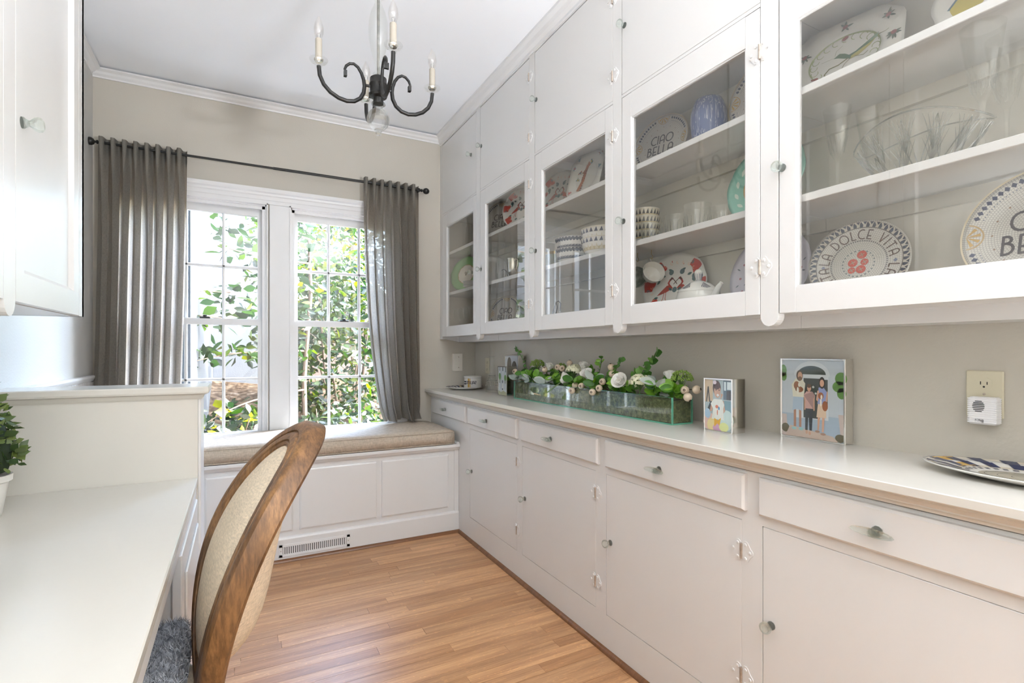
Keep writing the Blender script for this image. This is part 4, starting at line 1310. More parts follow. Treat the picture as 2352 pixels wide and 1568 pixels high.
NAVY, GOLD, RED, CREAM = S(38, 48, 80), S(196, 158, 82), S(196, 62, 50), S(226, 218, 204)
def art_round(name, shapes, e, R, **k):
    return art(name, shapes, e, zf=lambda x, y_: plate_z(math.hypot(x, y_), R), **k)
CHINA = []
def china(name, label, yc, shelf, xb, R, half=None, lean=.26, yaw=0.0, mat=None, outline=None, cat='plate', group='plates standing in the cabinets'):
    e = thing(name, label, cat, (0, 0, 0), group)
    obj('plate', plate_mesh('plate', R, mat or M['china'], outline), None, e, world=False)
    stand_plate(e, yc, shelf, xb, half if half else R, lean, yaw)
    CHINA.append(e)
    return e

def polar_band(r0, r1, a0, a1, n):
    """quads of a ring sector, so it follows the curve of the rim"""
    qs = []
    for i in range(n):
        t0, t1 = a0+(a1-a0)*i/n, a0+(a1-a0)*(i+1)/n
        f0, f1 = (r0(t0) if callable(r0) else r0, r0(t1) if callable(r0) else r0), (r1(t0) if callable(r1) else r1, r1(t1) if callable(r1) else r1)
        for m_ in range(2):
            a_, b_ = m_/2, (m_+1)/2
            g = lambda t, lo, hi, k: ((lo+(hi-lo)*k)*math.cos(t), (lo+(hi-lo)*k)*math.sin(t))
            qs.append([g(t0, f0[0], f1[0], a_), g(t1, f0[1], f1[1], a_), g(t1, f0[1], f1[1], b_), g(t0, f0[0], f1[0], b_)])
    return qs

def ciao_plate(label, yc, shelf, xb, R, yaw=0.0, lean=.26):
    e = china('lettered_plate', label, yc, shelf, xb, R, mat=M['mosaic'], yaw=yaw, lean=lean)
    sh = [(S(205, 190, 160), polar_band(R*.975, R*1.0, 0, 2*PI, 48))]
    dia, dots = [], []
    for k in range(4):
        a = PI/2 + k*PI/2
        for j in range(-4, 5):
            t = a + PI/4 + j*.105
            r_ = R*.88
            dia.append([(( r_+dr)*math.cos(t+da), (r_+dr)*math.sin(t+da)) for dr, da in ((R*.045, 0), (0, .045), (-R*.045, 0), (0, -.045))])
        for j in range(-7, 8):
            t = a + PI/4 + j*.06
            dots.append(ell(R*.79*math.cos(t), R*.79*math.sin(t), R*.010, R*.010, 6))
    sh += [(NAVY, dia), (S(110, 115, 130), dots)]
    fans, wed, rim_ = [], [], []
    for k in range(4):
        a = k*PI/2
        cx, cy2 = R*.93*math.cos(a), R*.93*math.sin(a)
        fans.append(ell(cx, cy2, R*.21, R*.21, 18, a+PI/2, 0.15, PI-.15))
        for j in range(4):
            t0 = a + PI/2 + .35 + j*.66
            wed.append([(cx, cy2), (cx+R*.18*math.cos(t0), cy2+R*.18*math.sin(t0)), (cx+R*.18*math.cos(t0+.3), cy2+R*.18*math.sin(t0+.3))])
        rim_ += stroke(ell(cx, cy2, R*.21, R*.21, 18, a+PI/2, 0.15, PI-.15), R*.022)
    sh += [(GOLD, wed), (S(190, 160, 110), rim_)]
    spots = [ell(R*.62*math.cos(t), R*.62*math.sin(t), R*.018, R*.018, 4) for t in np.linspace(0, 2*PI, 17)[:-1]]
    sh += [(S(150, 120, 95), spots), (S(70, 62, 66), text('CIAO', 0, R*.18, R*.30, .13) + text('BELLA', -R*.02, -R*.20, R*.30, .13))]
    art_round('printed_pattern', sh, e, R)
    return e

def dolce_plate(label, yc, shelf, xb, R, yaw=0.0):
    e = china('lettered_plate', label, yc, shelf, xb, R, mat=M['mosaic'], yaw=yaw)
    sh = [(S(200, 192, 178), polar_band(R*.845, R*.97, 0, 2*PI, 60))]
    tri, rings, dash, dots = [], [], [], []
    n = 44
    for k in range(n):
        a = 2*PI*k/n
        P_ = lambda r, t: (R*r*math.cos(t), R*r*math.sin(t))
        w = 2*PI/n
        tri.append([P_(.85, a-.40*w), P_(.90, a-.44*w), P_(.965, a-.1*w), P_(.93, a+.06*w), P_(.85, a+.12*w)])
        tri.append([P_(.965, a+.02*w), P_(.965, a+.60*w), P_(.93, a+.42*w), P_(.905, a+.30*w)])
    sh += [(S(52, 58, 74), tri), (S(90, 80, 76), polar_band(R*.832, R*.848, 0, 2*PI, 60))]
    for k in range(76):
        a = 2*PI*k/76; dots.append(ell(R*.545*math.cos(a), R*.545*math.sin(a), R*.014, R*.018, 4, a))
    for k in range(24):
        a = 2*PI*k/24; dash.append(ell(R*.31*math.cos(a), R*.31*math.sin(a), R*.022, R*.022, 4, a+PI/4))
    sh += [(S(58, 54, 60), dots), (S(120, 125, 125), dash)]
    sh += [(S(92, 70, 58), arc_text('LA DOLCE VITA', R*.69, R*.20, PI/2+.06, .12, .30) + arc_text('LA DOLCE VITA', R*.69, R*.20, -PI/2-.02, .12, .30))]
    sh += [(S(120, 125, 145), [ell(R*.70*math.cos(t), R*.70*math.sin(t), R*.045, R*.045, 4) for t in (-.02, PI+.05)])]
    oranges = [(.05, .17, .085), (-.09, .02, .085), (.10, .02, .068), (-.10, -.13, .065), (.05, -.12, .085)]
    sh += [(S(198, 84, 66), [ell(x*R*1.2, y_*R*1.2, r_*R*1.15, r_*R*1.15, 16) for x, y_, r_ in oranges])]
    st = []
    for x, y_, r_ in oranges:
        for t in range(4): st += stroke([(x*R*1.2, y_*R*1.2), (x*R*1.2+.05*R*math.cos(t*PI/2+.5), y_*R*1.2+.05*R*math.sin(t*PI/2+.5))], R*.014)
    sh += [(S(170, 165, 145), st)]
    art_round('printed_pattern', sh, e, R)
    return e

def wavy(a, n=8, d=.035): return 1 - d + d*abs(math.cos(n*a/2))**.6
def bird_plate(label, yc, shelf, xb, R, yaw=0.0, lean=.26):
    """white scalloped plate, red scrolling border, two red wading birds"""
    e = china('bird_plate', label, yc, shelf, xb, R, outline=lambda a: wavy(a, 8, .04), yaw=yaw, lean=lean)
    rd = []
    for a0, a1 in ((-.10, 1.30), (1.78, 3.30), (3.55, 4.35), (4.95, 5.75)):
        rd += polar_band(lambda t: R*(.68+.045*math.sin(t*8)), lambda t: R*wavy(t, 8, .04)*(.955+.015*math.sin(t*11)), a0, a1, 26)
    sh = [(RED, rd)]
    def bird(s_):
        X = lambda x: s_*x*R
        body = [(X(.06), -.05*R), (X(.14), .05*R), (X(.26), .04*R), (X(.42), -.12*R), (X(.55), -.26*R), (X(.40), -.22*R), (X(.22), -.15*R)]
        neck = stroke([(X(.16), 0), (X(.22), .12*R), (X(.17), .22*R), (X(.10), .25*R)], .055*R)
        beak = stroke([(X(.10), .25*R), (X(.0), .14*R), (X(-.05), .07*R)], .022*R)
        legs = stroke([(X(.26), -.14*R), (X(.27), -.34*R), (X(.24), -.44*R)], .018*R) + stroke([(X(.32), -.15*R), (X(.34), -.36*R), (X(.38), -.44*R)], .018*R)
        return [body] + neck + legs, beak + stroke([(X(.17), .20*R), (X(.13), .27*R)], .05*R)
    b1, k1 = bird(1); b2, k2 = bird(-1)
    sh += [(S(178, 66, 52), b1+b2), (S(88, 46, 40), k1+k2)]
    lv = [leaf2(x*R, y_*R, a, .15*R, .08*R) for x, y_, a in ((.14, .47, .5), (-.14, .47, 2.6), (.5, .22, -.9), (-.5, .22, -2.2), (.34, .32, .4), (-.34, .32, 2.7), (.08, -.12, .6), (-.08, -.12, 2.5), (.5, -.30, -.5), (-.5, -.30, 3.6), (.16, -.50, -.6), (-.16, -.50, 3.7), (0, -.55, -1.57))]
    bl = [ell(x*R, y_*R, .075*R, .085*R, 12) for x, y_ in ((.17, .44), (-.17, .44), (.56, .27), (-.56, .27), (.0, -.10))]
    sh += [(S(74, 104, 102), lv), (S(86, 112, 116), bl)]
    cr = []
    for a in np.linspace(0, 2*PI, 25)[:-1]: cr += stroke(arcp(R*.73*math.cos(a), R*.73*math.sin(a), .035*R, .035*R, math.degrees(a), math.degrees(a)+230, 6), .012*R)
    sh += [(S(232, 190, 160), cr), (S(110, 112, 118), [leaf2(.82*R*math.cos(t), .82*R*math.sin(t), t+k, .10*R, .03*R) for t in (.9, 2.15, 3.22, 4.25, 5.25, 6.2) for k in (.6, 1.3, 2.2)])]
    art_round('painted_birds', sh, e, R)
    return e

def octagon(hw, hh, cut):
    return [(-hw+cut, -hh), (hw-cut, -hh), (hw, -hh+cut), (hw, hh-cut), (hw-cut, hh), (-hw+cut, hh), (-hw, hh-cut), (-hw, -hh+cut)]
def octo_plate(name, label, yc, shelf, xb, hw, hh, shapes, yaw=0.0, lean=.26):
    """eight-sided platter with a sunk oval well"""
    e = thing(name, label, 'plate', (0, 0, 0), 'plates standing in the cabinets')
    def oc(a, k=1.0):
        # point of the rounded octagon in direction a
        c_, s_ = math.cos(a), math.sin(a)
        t = 1.0/max(abs(c_)/hw, abs(s_)/hh, (abs(c_)/hw+abs(s_)/hh)/1.62)
        return (t*c_*k, t*s_*k)
    mb = MB(); vs, fs = [], []
    n = 64
    lev = [(0.02, 0), (.60, 0), (.64, .003), (.68, .007), (.80, .009), (1.0, .012)]
    for i in range(n):
        a = 2*PI*i/n
        el = (hw*math.cos(a)*1.0, hh*math.sin(a)*1.0)
        ring = []
        for t, z in lev:
            q = oc(a, t); m_ = max(0, min(1, (t-.64)/.36)); p = (el[0]*t*(1-m_)+q[0]*m_, el[1]*t*(1-m_)+q[1]*m_)
            ring.append((p[0], p[1], z))
        ring += [(x, y_, z-.005) for x, y_, z in reversed(ring)]
        vs += ring
    m_ = len(lev)*2
    for i in range(n):
        j = (i+1) % n
        for k in range(m_-1): fs.append((i*m_+k, j*m_+k, j*m_+k+1, i*m_+k+1))
    obj('plate', mesh_of('plate', MB().add(vs, fs), M['china'], 'all'), None, e, world=False)
    def zf(x, y_):
        a = math.atan2(y_/hh, x/hw); t = math.hypot(x/hw, y_/hh)
        return .0095+.003*max(0, t-.75) if t > .66 else (.0005 if t < .6 else .0005+.009*(t-.6)/.06)
    art('painted_pattern', shapes, e, zf=zf)
    stand_plate(e, yc, shelf, xb, hh, lean, yaw)
    return e
def posy(x, y_, s_, col, leafc, seed):
    rg = random.Random(seed)
    L_ = [leaf2(x, y_, rg.uniform(0, 2*PI), s_*rg.uniform(1.1, 2.0), s_*.5) for _ in range(8)]
    return [(leafc, L_), (col, ell(x, y_, s_*.62, s_*.55, 10, rg.random()))]

F0, SA, SB = 1.325, SHELF_Z[0], SHELF_Z[1]
# --- bay 5
dolce_plate('round mosaic plate lettered LA DOLCE VITA with red fruit', .850, F0, 1.555, .128, yaw=.22)
ciao_plate('large mosaic CIAO BELLA plate at the right edge of the nearest glass cabinet', .462, F0, 1.545, .148)
hw, hh = .150, .118
sh = []
vine = stroke(ell(0, 0, hw*.62, hh*.60, 60)+[(hw*.62, 0)], .0032)
sh.append((S(150, 156, 108), vine))
curl = []
for t in np.linspace(0, 2*PI, 21)[:-1]:
    curl += stroke(arcp(hw*.54*math.cos(t), hh*.52*math.sin(t), .010, .010, math.degrees(t)-40, math.degrees(t)+190, 7), .0018)
sh.append((S(150, 158, 106), curl))
sh += [(S(86, 112, 84), [[(-.028, .008), (-.012, .018), (.002, .012), (.014, .002), (.030, .006), (.088, .034), (.082, .026), (.040, -.004), (.016, -.012), (.0, -.004), (-.014, .004)]]),
       (S(176, 168, 98), [[(.020, -.004), (.060, .014), (.080, .026), (.066, .008), (.040, -.010), (.018, -.014)]]),
       (S(120, 116, 72), stroke([(.012, -.008), (-.012, -.020), (-.036, -.022), (-.048, -.036), (-.046, -.044)], .0036) + stroke([(.02, -.01), (.004, -.024), (-.004, -.042)], .0016) + stroke([(.03, -.01), (.052, -.016), (.062, -.008)], .0016) + stroke([(-.024, .014), (-.022, .030), (-.006, .042)], .0008) + stroke([(-.028, .010), (-.060, .008)], .0008) + stroke([(.085, .03), (.104, .026), (.112, .030)], .0014))]
for k, (x, y_) in enumerate(((-.118, -.078), (-.095, -.095), (-.108, .045), (.0, .095), (.108, .075), (.125, .010), (.118, -.07), (.03, -.098), (-.062, -.098))):
    sh += posy(x, y_, .012, S(138, 78, 76), S(92, 100, 84), k)
for x, y_ in ((.0, .062), (-.072, -.045), (.044, -.058)): sh.append((S(150, 84, 74), ell(x, y_, .009, .006, 10, .5)))
rim = [(math.cos(t), math.sin(t)) for t in np.linspace(0, 2*PI, 65)]
octo_plate('mantis_plate', 'white scalloped platter painted with a green mantis in a vine oval', .885, SB, 1.545, hw, hh, sh, yaw=.18)
e = china('painted_plate', 'plate with yellow and blue painted flourish at the top right', .545, SB, 1.55, .125, outline=lambda a: wavy(a, 10, .05))
art_round('painted_pattern', [(S(196, 178, 72), [[(-.09, -.02), (-.06, .03), (-.02, .04), (.0, .0), (-.03, -.05), (-.07, -.06)], [(.02, -.02), (.06, .02), (.07, -.05)]]), (S(72, 96, 110), stroke([(-.09, -.02), (-.06, .03), (-.02, .04), (.0, .0), (.03, .02), (.07, .03)], .006)), (S(96, 80, 60), stroke(arcp(-.085, .05, .02, .025, 40, 280, 9), .004))], e, .125)

def glassware(name, label, prof, loc, n=20, group='crystal in the cabinets', cat='glass', cuts=0, wob=None):
    e = thing(name, label, cat, loc, group)
    z0 = loc[2]
    obj('bowl', MB().lathe([(r, z0+h) for r, h in prof], n, (loc[0], loc[1], 0), wob=wob), M['crystal'], e, cuts == 0)
    return e
FL = [(.030, .001), (.031, .003), (.010, .007), (.0045, .014), (.0042, .08), (.006, .098), (.010, .106), (.016, .118), (.021, .14), (.029, .19), (.036, .245), (.0355, .245), (.028, .19), (.019, .142), (.0, .112)]
for k, (x, y_, s_, lb) in enumerate(((1.50, .868, 1.0, 'cut crystal flute left of the crystal boat bowl'), (1.56, .815, .95, 'crystal flute just behind the left-hand flute'), (1.46, .530, 1.14, 'tall trumpet crystal flute in front of the boat bowl'), (1.53, .512, 1.08, 'tall crystal flute behind the trumpet flute'))):
    e = glassware('crystal_flute', lb, [(r*s_, h*s_) for r, h in FL], (x, y_, SA), 14, cuts=1)
    cut = MB()
    for j in range(14):
        a = 2*PI*j/14
        for t0, t1, h0, h1, r0, r1 in ((0, .22, .118, .165, .0168, .0258), (0, -.22, .118, .165, .0168, .0258)):
            cut.tube([(x+s_*r0*math.cos(a+t0), y_+s_*r0*math.sin(a+t0), SA+s_*h0), (x+s_*r1*math.cos(a+t1), y_+s_*r1*math.sin(a+t1), SA+s_*h1)], .0009, 4)
    obj('cut_facets', cut, M['crystal'], e)
# boat-shaped cut crystal bowl
e = thing('crystal_bowl', 'boat-shaped cut crystal bowl on the middle shelf', 'bowl', (1.535, .685, SA), 'crystal in the cabinets')
bw = MB()
def boat(u, v):
    a = 2*PI*u; k = .34 + .66*v**.75
    rim_h = .122 - .024*math.cos(2*a)
    return (1.535 + .088*k*math.cos(a+PI/2)*1.0, .685 + .150*k*math.sin(a+PI/2), SA+.001 + rim_h*v**1.25)
bw.grid(boat, 48, 10, closed_u=True)
bw.grid(lambda u, v: tuple(np.array(boat(u, v))*np.array((1, 1, 1)) + (np.array((1.535, .685, SA+.06))-np.array(boat(u, v)))*.05), 48, 10, closed_u=True)
obj('bowl', bw, M['crystal'], e, 'all')
ct_ = MB()
for j in range(12):
    u0 = j/12
    for du in (-.034, -.022, -.011, 0, .011, .022, .034):
        p = [boat(u0+du*t, .42+.52*t) for t in np.linspace(0, 1, 6)]
        ct_.tube(p, [.0006, .0014, .0016, .0014, .001, .0005], 4)
    ct_.tube([boat(u0+t*.083, .12+.80*abs(1-2*t)) for t in np.linspace(0, 1, 9)], .0014, 4)
M['cutglass'] = thin_glass('cut_glass_lines', (.74, .745, .72, 1), 1.5, .10, 1.6)
obj('cut_pattern', ct_, M['cutglass'], e)
obj('rim', MB().tube([boat(t, 1.0) for t in np.linspace(0, 1, 61)], .0022, 6), M['cutglass'], e, True)

# --- bay 4
ciao_plate('mosaic CIAO BELLA plate left of the blue striped vase', 1.625, SB, 1.545, .128, yaw=.25)
vz = thing('striped_vase', 'blue and white striped ceramic vase on the top shelf', 'vase', (1.515, 1.335, SB))
def stripes():
    m, n, l = new_mat('blue_striped_glaze')
    p = n.new('ShaderNodeBsdfPrincipled'); p.inputs['Roughness'].default_value = .35
    t = pos_noise(n, l, 1, 2, stretch=(150, 150, 5))
    r = ramp(n, l, t.outputs['Fac'], [(.50, (.085, .115, .235, 1)), (.565, (.62, .62, .64, 1)), (.54, (.10, .13, .25, 1)), (.60, (.085, .115, .235, 1))])
    l.new(r.outputs[0], p.inputs['Base Color']); out(n, l, p.outputs[0])
    return m
M['stripe'] = stripes()
obj('body', MB().lathe([(.0, 0), (.042, 0), (.048, .004), (.058, .04), (.064, .085), (.062, .125), (.052, .158), (.046, .170), (.043, .170), (.048, .155), (.057, .12), (.0, .02)], 32), M['stripe'], vz, True, world=False)
ciao_plate('mosaic plate half hidden behind the right edge of the fourth glass door', 1.150, SB, 1.55, .140)
def stack_bowl(name, label, loc, r, h, mat, n_levels, cat='bowl', group=None, deco=None, per=None):
    for k in range(n_levels):
        e = thing(name, label[k], cat, (loc[0], loc[1], loc[2]+k*per), group)
        obj('body', MB().lathe([(.0, 0), (r*.72, 0), (r*.76, .004), (r*.92, h*.55), (r, h), (r*.97, h), (r*.88, h*.55), (r*.7, .008), (0, .008)], 36), mat, e, True, world=False)
        if deco: deco(e, r, h, k)
def band_deco(e, r, h, rows_, cols_, n=22):
    """triangle band round a bowl, slightly proud of it"""
    def P_(a, t):
        rr = r*(.76+.24*min(1, max(t, 0)))+.0006 if t > .55 else r*(.76+.16*t/.55)+.0006
        rr = (r*.92+(r-r*.92)*(t-.55)/.45 if t > .55 else r*.76+(r*.92-r*.76)*t/.55) + .0008
        return (rr*math.cos(a), rr*math.sin(a), h*t)
    mb = MB()
    for (t0, t1, kind, c0) in rows_:
        for i in range(n):
            a0, a1 = 2*PI*i/n, 2*PI*(i+1)/n
            mb.col = c0
            if kind == 'band':
                for q in range(2):
                    b0, b1 = a0+(a1-a0)*q/2, a0+(a1-a0)*(q+1)/2
                    mb.add([P_(b0, t0), P_(b1, t0), P_(b1, t1), P_(b0, t1)], [(0, 1, 2, 3)])
            else:
                f = lambda a, t: tuple(c*1.004 if j < 2 else c for j, c in enumerate(P_(a, t)))
                mb.add([f(a0, t0), f(a0+(a1-a0)*.75, t0), f((a0+a1)/2, t1)], [(0, 1, 2)])
    obj('printed_band', mb, M['print'], e, world=False)
BLK = S(52, 50, 54); OFF = S(206, 198, 180)
def deco_bw(e, r, h, k): band_deco(e, r, h, [(.52, .97, 'band', OFF), (.56, .92, 'tri', BLK), (.46, .54, 'band', S(186, 164, 112))], None)
stack_bowl('patterned_bowl', ['lowest black and white triangle bowl in the stack behind the tumblers', 'second black and white triangle bowl up in the stack', 'third black and white triangle bowl up in the stack', 'topmost black and white triangle bowl in the stack'], (1.515, 1.665, SA), .058, .058, M['china'], 4, group='stacked triangle bowls', deco=deco_bw, per=.031)
TU = [(.0, .003), (.034, .001), (.037, .006), (.044, .088), (.0425, .088), (.0355, .012), (.0, .010)]
for k, (x, y_, lb) in enumerate(((1.462, 1.572, 'cut crystal tumbler in front of the triangle bowls'), (1.50, 1.482, 'cut crystal tumbler second from the left'), (1.50, 1.375, 'largest cut crystal tumbler in the row'), (1.56, 1.315, 'cut crystal tumbler nearest the teal plate'))):
    sc_ = 1.18 if k == 2 else 1.0
    e = glassware('crystal_tumbler', lb, [(r*sc_, h*sc_*.95) for r, h in TU], (x, y_, SA), 24)
    fl = MB()
    for j in range(20):
        a = 2*PI*j/20
        fl.tube([(x+sc_*.0378*math.cos(a), y_+sc_*.0378*math.sin(a), SA+.008), (x+sc_*.0422*math.cos(a), y_+sc_*.0422*math.sin(a), SA+.055)], [.0014, .0004], 4)
    obj('cut_flutes', fl, M['cutglass'], e)
e = china('teal_plate', 'teal scalloped plate with painted bird at the right of the tumblers', 1.150, SA, 1.55, .145, half=.138, outline=lambda a: wavy(a, 10, .03), mat=plain('teal_glaze', (.30, .56, .46, 1), .15, var=.05))
R = .145
art_round('painted_bird', [(S(196, 160, 110), polar_band(R*.56, R*.60, 0, 2*PI, 40)), (S(226, 220, 206), ell(0, 0, R*.56, R*.56, 36)), (S(70, 84, 62), [[(-.05, .02), (-.02, .05), (.01, .04), (.03, -.01), (.02, -.05), (-.02, -.04), (-.045, -.02)]]), (S(60, 50, 44), [ell(-.03, -.055, .008, .02, 8), ell(.02, .055, .012, .010, 8)]), (S(210, 222, 208), [leaf2(R*.8*math.cos(t), R*.8*math.sin(t), t+2.0, .03, .012) for t in np.linspace(0, 6.2, 16)])], e, R)
# hanging cups on hooks
M['brass'] = plain('aged_brass', (.55, .42, .20, 1), .3, metal=1.0, var=.1)
def hanging_cup(label, x, y_, z, r, mat, tilt):
    e = thing('tea_cup', label, 'cup', (x, y_, z), 'cups hanging from shelf hooks')
    mb = MB().lathe([(.0, -.030), (r*.45, -.030), (r*.5, -.026), (r*.85, .0), (r, .030), (r*.96, .030), (r*.8, .0), (.0, -.024)], 24)
    b_ = obj('body', mb, mat, e, True, world=False)
    obj('handle', MB().tube([(0, r*.80, -.004), (0, r*1.25, -.008), (0, r*1.45, .008), (0, r*1.3, .022), (0, r*.95, .024)], .0035, 6), M['china'], e, True, world=False)
    zl = Vector(tilt).normalized(); yl = (Vector((0, .25, 1)) - zl*zl.dot(Vector((0, .25, 1)))).normalized(); xl = yl.cross(zl)
    mt = Matrix((xl, yl, zl)).transposed().to_4x4(); mt.translation = Vector((x, y_, z))
    e.matrix_basis = mt
    hk = thing('cup_hook', 'small brass hook holding ' + label.split(' hanging')[0], 'hook', (x, y_, SA-.022))
    obj('hook', MB().tube([(x, y_, SA-.022), (x, y_, SA-.040), (x, y_-.008, SA-.050), (x, y_-.002, SA-.060), (x, y_+.008, SA-.052)], .0016, 6), M['brass'], hk, True)
    return e
hanging_cup('grey green painted tea cup hanging at the left', 1.505, 1.705, 1.508, .046, plain('grey_green_glaze', (.20, .23, .18, 1), .2, var=.4, scale=60), (-.75, -.55, .1))
hanging_cup('white ribbed tea cup with gold rim hanging next to it', 1.510, 1.625, 1.515, .046, M['china'], (-.35, -.85, .32))
bird_plate('red bordered bird plate behind the striped teapot', 1.560, F0, 1.555, .142, yaw=.28)
tea = thing('striped_teapot', 'white teapot with navy striped knob and scallop painting', 'teapot', (1.485, 1.355, F0))
obj('body', MB().lathe([(.0, 0), (.045, 0), (.05, .006), (.074, .04), (.080, .065), (.072, .090), (.0, .092)], 32), M['china'], tea, True, world=False)
lid = obj('lid', MB().lathe([(.074, .090), (.070, .098), (.045, .118), (.018, .130), (.0, .131)], 32), M['china'], tea, True, world=False)
obj('lid_knob', MB().lathe([(.0, .128), (.010, .129), (.014, .150), (.015, .164), (.008, .172), (.0, .173)], 16), M['china'], lid, True, world=False)
obj('spout', MB().tube([(-.02, -.062, .045), (-.025, -.092, .062), (-.03, -.112, .092), (-.03, -.128, .108)], [.018, .014, .010, .007], 10), M['china'], tea, True, world=False)
obj('handle', MB().tube([(.02, .070, .07), (.02, .105, .075), (.02, .112, .05), (.02, .098, .028), (.02, .066, .026)], .006, 8), M['china'], tea, True, world=False)
sm_ = MB(); sm_.col = NAVY
for j in range(14):
    a = 2*PI*j/14
    sm_.add([(r*math.cos(a+d)*1.04, r*math.sin(a+d)*1.04, z) for r, d, z in ((.0105, -.1, .131), (.0105, .1, .131), (.0148, .1, .152), (.0152, -.1, .163))], [(0, 1, 2, 3)])
for c_ in range(5):
    ac = PI + (c_-2)*1.15
    for j in range(-3, 4):
        a = ac + j*.085
        sm_.add([(r*math.cos(x)*1.008, r*math.sin(x)*1.008, z+.0006) for r, x, z in ((.040, ac, .1215), (.0715-.002*abs(j), a-.022, .097+.0015*abs(j)), (.0715-.002*abs(j), a+.022, .097+.0015*abs(j)))], [(0, 1, 2)])
        sm_.add([(r*math.cos(x)*1.008, r*math.sin(x)*1.008, z) for r, x, z in ((.0795, ac, .064), (.066, a-.02, .03+.002*abs(j)), (.066, a+.02, .03+.002*abs(j)))], [(0, 1, 2)])
obj('painted_scallops', sm_, M['print'], tea, world=False)
e = china('lilac_plate', 'pale lilac plate with tiny flowers at the lower right', 1.135, F0, 1.55, .148, half=.140, mat=plain('lilac_glaze', (.56, .53, .60, 1), .15, var=.03), outline=lambda a: wavy(a, 24, .012))
art_round('painted_flowers', [(S(150, 84, 96), [ell(R*.7*math.cos(t)*k, R*.7*math.sin(t)*k, .0045, .0045, 8) for t in np.linspace(0, 6, 14) for k in (1.1, .8)]), (S(92, 96, 110), [leaf2(R*.72*math.cos(t)*k, R*.72*math.sin(t)*k, t*3, .014, .005) for t in np.linspace(.2, 6.2, 14) for k in (1.12, .85)])], e, .148)

# --- bay 3
bird_plate('red bordered bird plate left of the giraffe platter', 2.425, SB, 1.555, .137, yaw=.32)
hw, hh = .105, .128
sh = [(S(170, 110, 84), stroke([(-.030, -.075), (-.016, -.02), (-.010, .03), (-.004, .06)], .018)), (S(170, 110, 84), [[(-.012, .052), (.004, .082), (.014, .066), (-.022, .020), (-.030, .026)]]),
      (S(128, 62, 48), [ell(-.030+.021*t+.004*math.sin(9*t), -.072+.13*t, .004, .006, 6) for t in np.linspace(0, 1, 12)] + [ell(-.020+.018*t, -.075+.12*t, .003, .005, 6) for t in np.linspace(0, 1, 10)])]
for k, (x, y_, c) in enumerate(((.075, .105, S(104, 136, 158)), (-.060, .105, S(110, 140, 160)), (-.082, .06, S(196, 92, 86)), (-.080, -.08, S(190, 84, 78)), (-.06, -.112, S(186, 80, 70)), (.082, .03, S(112, 138, 150)), (.05, -.085, S(206, 170, 70)), (-.05, -.01, S(206, 176, 80)), (.02, .075, S(190, 170, 80)), (-.045, .03, S(110, 138, 156)))):
    sh += posy(x, y_, .009, c, S(112, 140, 150) if k % 3 else S(170, 100, 88), 40+k)
octo_plate('giraffe_plate', 'eight-sided white platter painted with a giraffe and flowers', 2.10, SB, 1.50, hw, hh, sh, yaw=.25, lean=.30)
es = thing('plate_easel', 'black wire easel holding the giraffe platter', 'plate stand', (1.56, 2.07, SB))
obj('wire', MB().tube([(1.58, 2.02, SB+.12), (1.60, 2.01, SB+.06), (1.63, 1.99, SB+.002), (1.52, 2.00, SB+.002), (1.47, 2.0, SB+.002), (1.465, 2.0, SB+.02)], .0022, 6), M['black'], es, True)
def deco_navy(e, r, h, k): band_deco(e, r, h, [(.30, .97, 'band', S(62, 68, 84)), (.90, .97, 'tri', S(190, 188, 182)), (.40, .50, 'tri', S(150, 150, 152))], None, 34)
stack_bowl('patterned_bowl', ['lower grey lettered bowl of the pair on the middle shelf', 'upper grey lettered bowl of the pair on the middle shelf'], (1.525, 2.205, SA), .098, .078, M['china'], 2, group='grey lettered bowls', deco=deco_navy, per=.055)
def deco_mos(e, r, h, k): band_deco(e, r, h, [(.28, .97, 'band', S(188, 172, 134)), (.30, .62, 'tri', S(206, 196, 170)), (.70, .95, 'band', S(206, 202, 196)), (.71, .95, 'tri', S(66, 72, 96))], None, 26)
stack_bowl('patterned_bowl', ['lower tan mosaic bowl with navy triangles', 'upper tan mosaic bowl with navy triangles'], (1.510, 1.945, SA), .105, .082, M['china'], 2, group='tan mosaic bowls', deco=deco_mos, per=.044)
gj = thing('green_jar', 'olive green glass jar at the left of the grey bowls', 'jar', (1.57, 2.455, SA))
obj('body', MB().lathe([(.0, 0), (.055, 0), (.06, .006), (.062, .085), (.058, .095), (.058, .11), (.054, .11), (.054, .092), (.0, .012)], 28), plain('olive_glaze', (.34, .35, .22, 1), .2, var=.15), gj, True, world=False)
obj('rim_band', MB().lathe([(.0590, .095), (.0598, .095), (.0598, .110), (.0590, .110)], 28), M['brass'], gj, True, world=False)
es = thing('plate_easel', 'black wire easel on the floor of the third glass cabinet', 'plate stand', (1.55, 2.46, F0))
obj('wire', MB().tube([(1.46, 2.47, F0+.012), (1.46, 2.47, F0+.002), (1.53, 2.47, F0+.002), (1.575, 2.47, F0+.12), (1.585, 2.47, F0+.150), (1.60, 2.468, F0+.158), (1.61, 2.46, F0+.145), (1.60, 2.45, F0+.10)], .0026, 6).tube([(1.46, 2.42, F0+.012), (1.46, 2.42, F0+.002), (1.53, 2.42, F0+.002), (1.575, 2.44, F0+.12), (1.585, 2.468, F0+.150)], .0026, 6), M['black'], es, True)

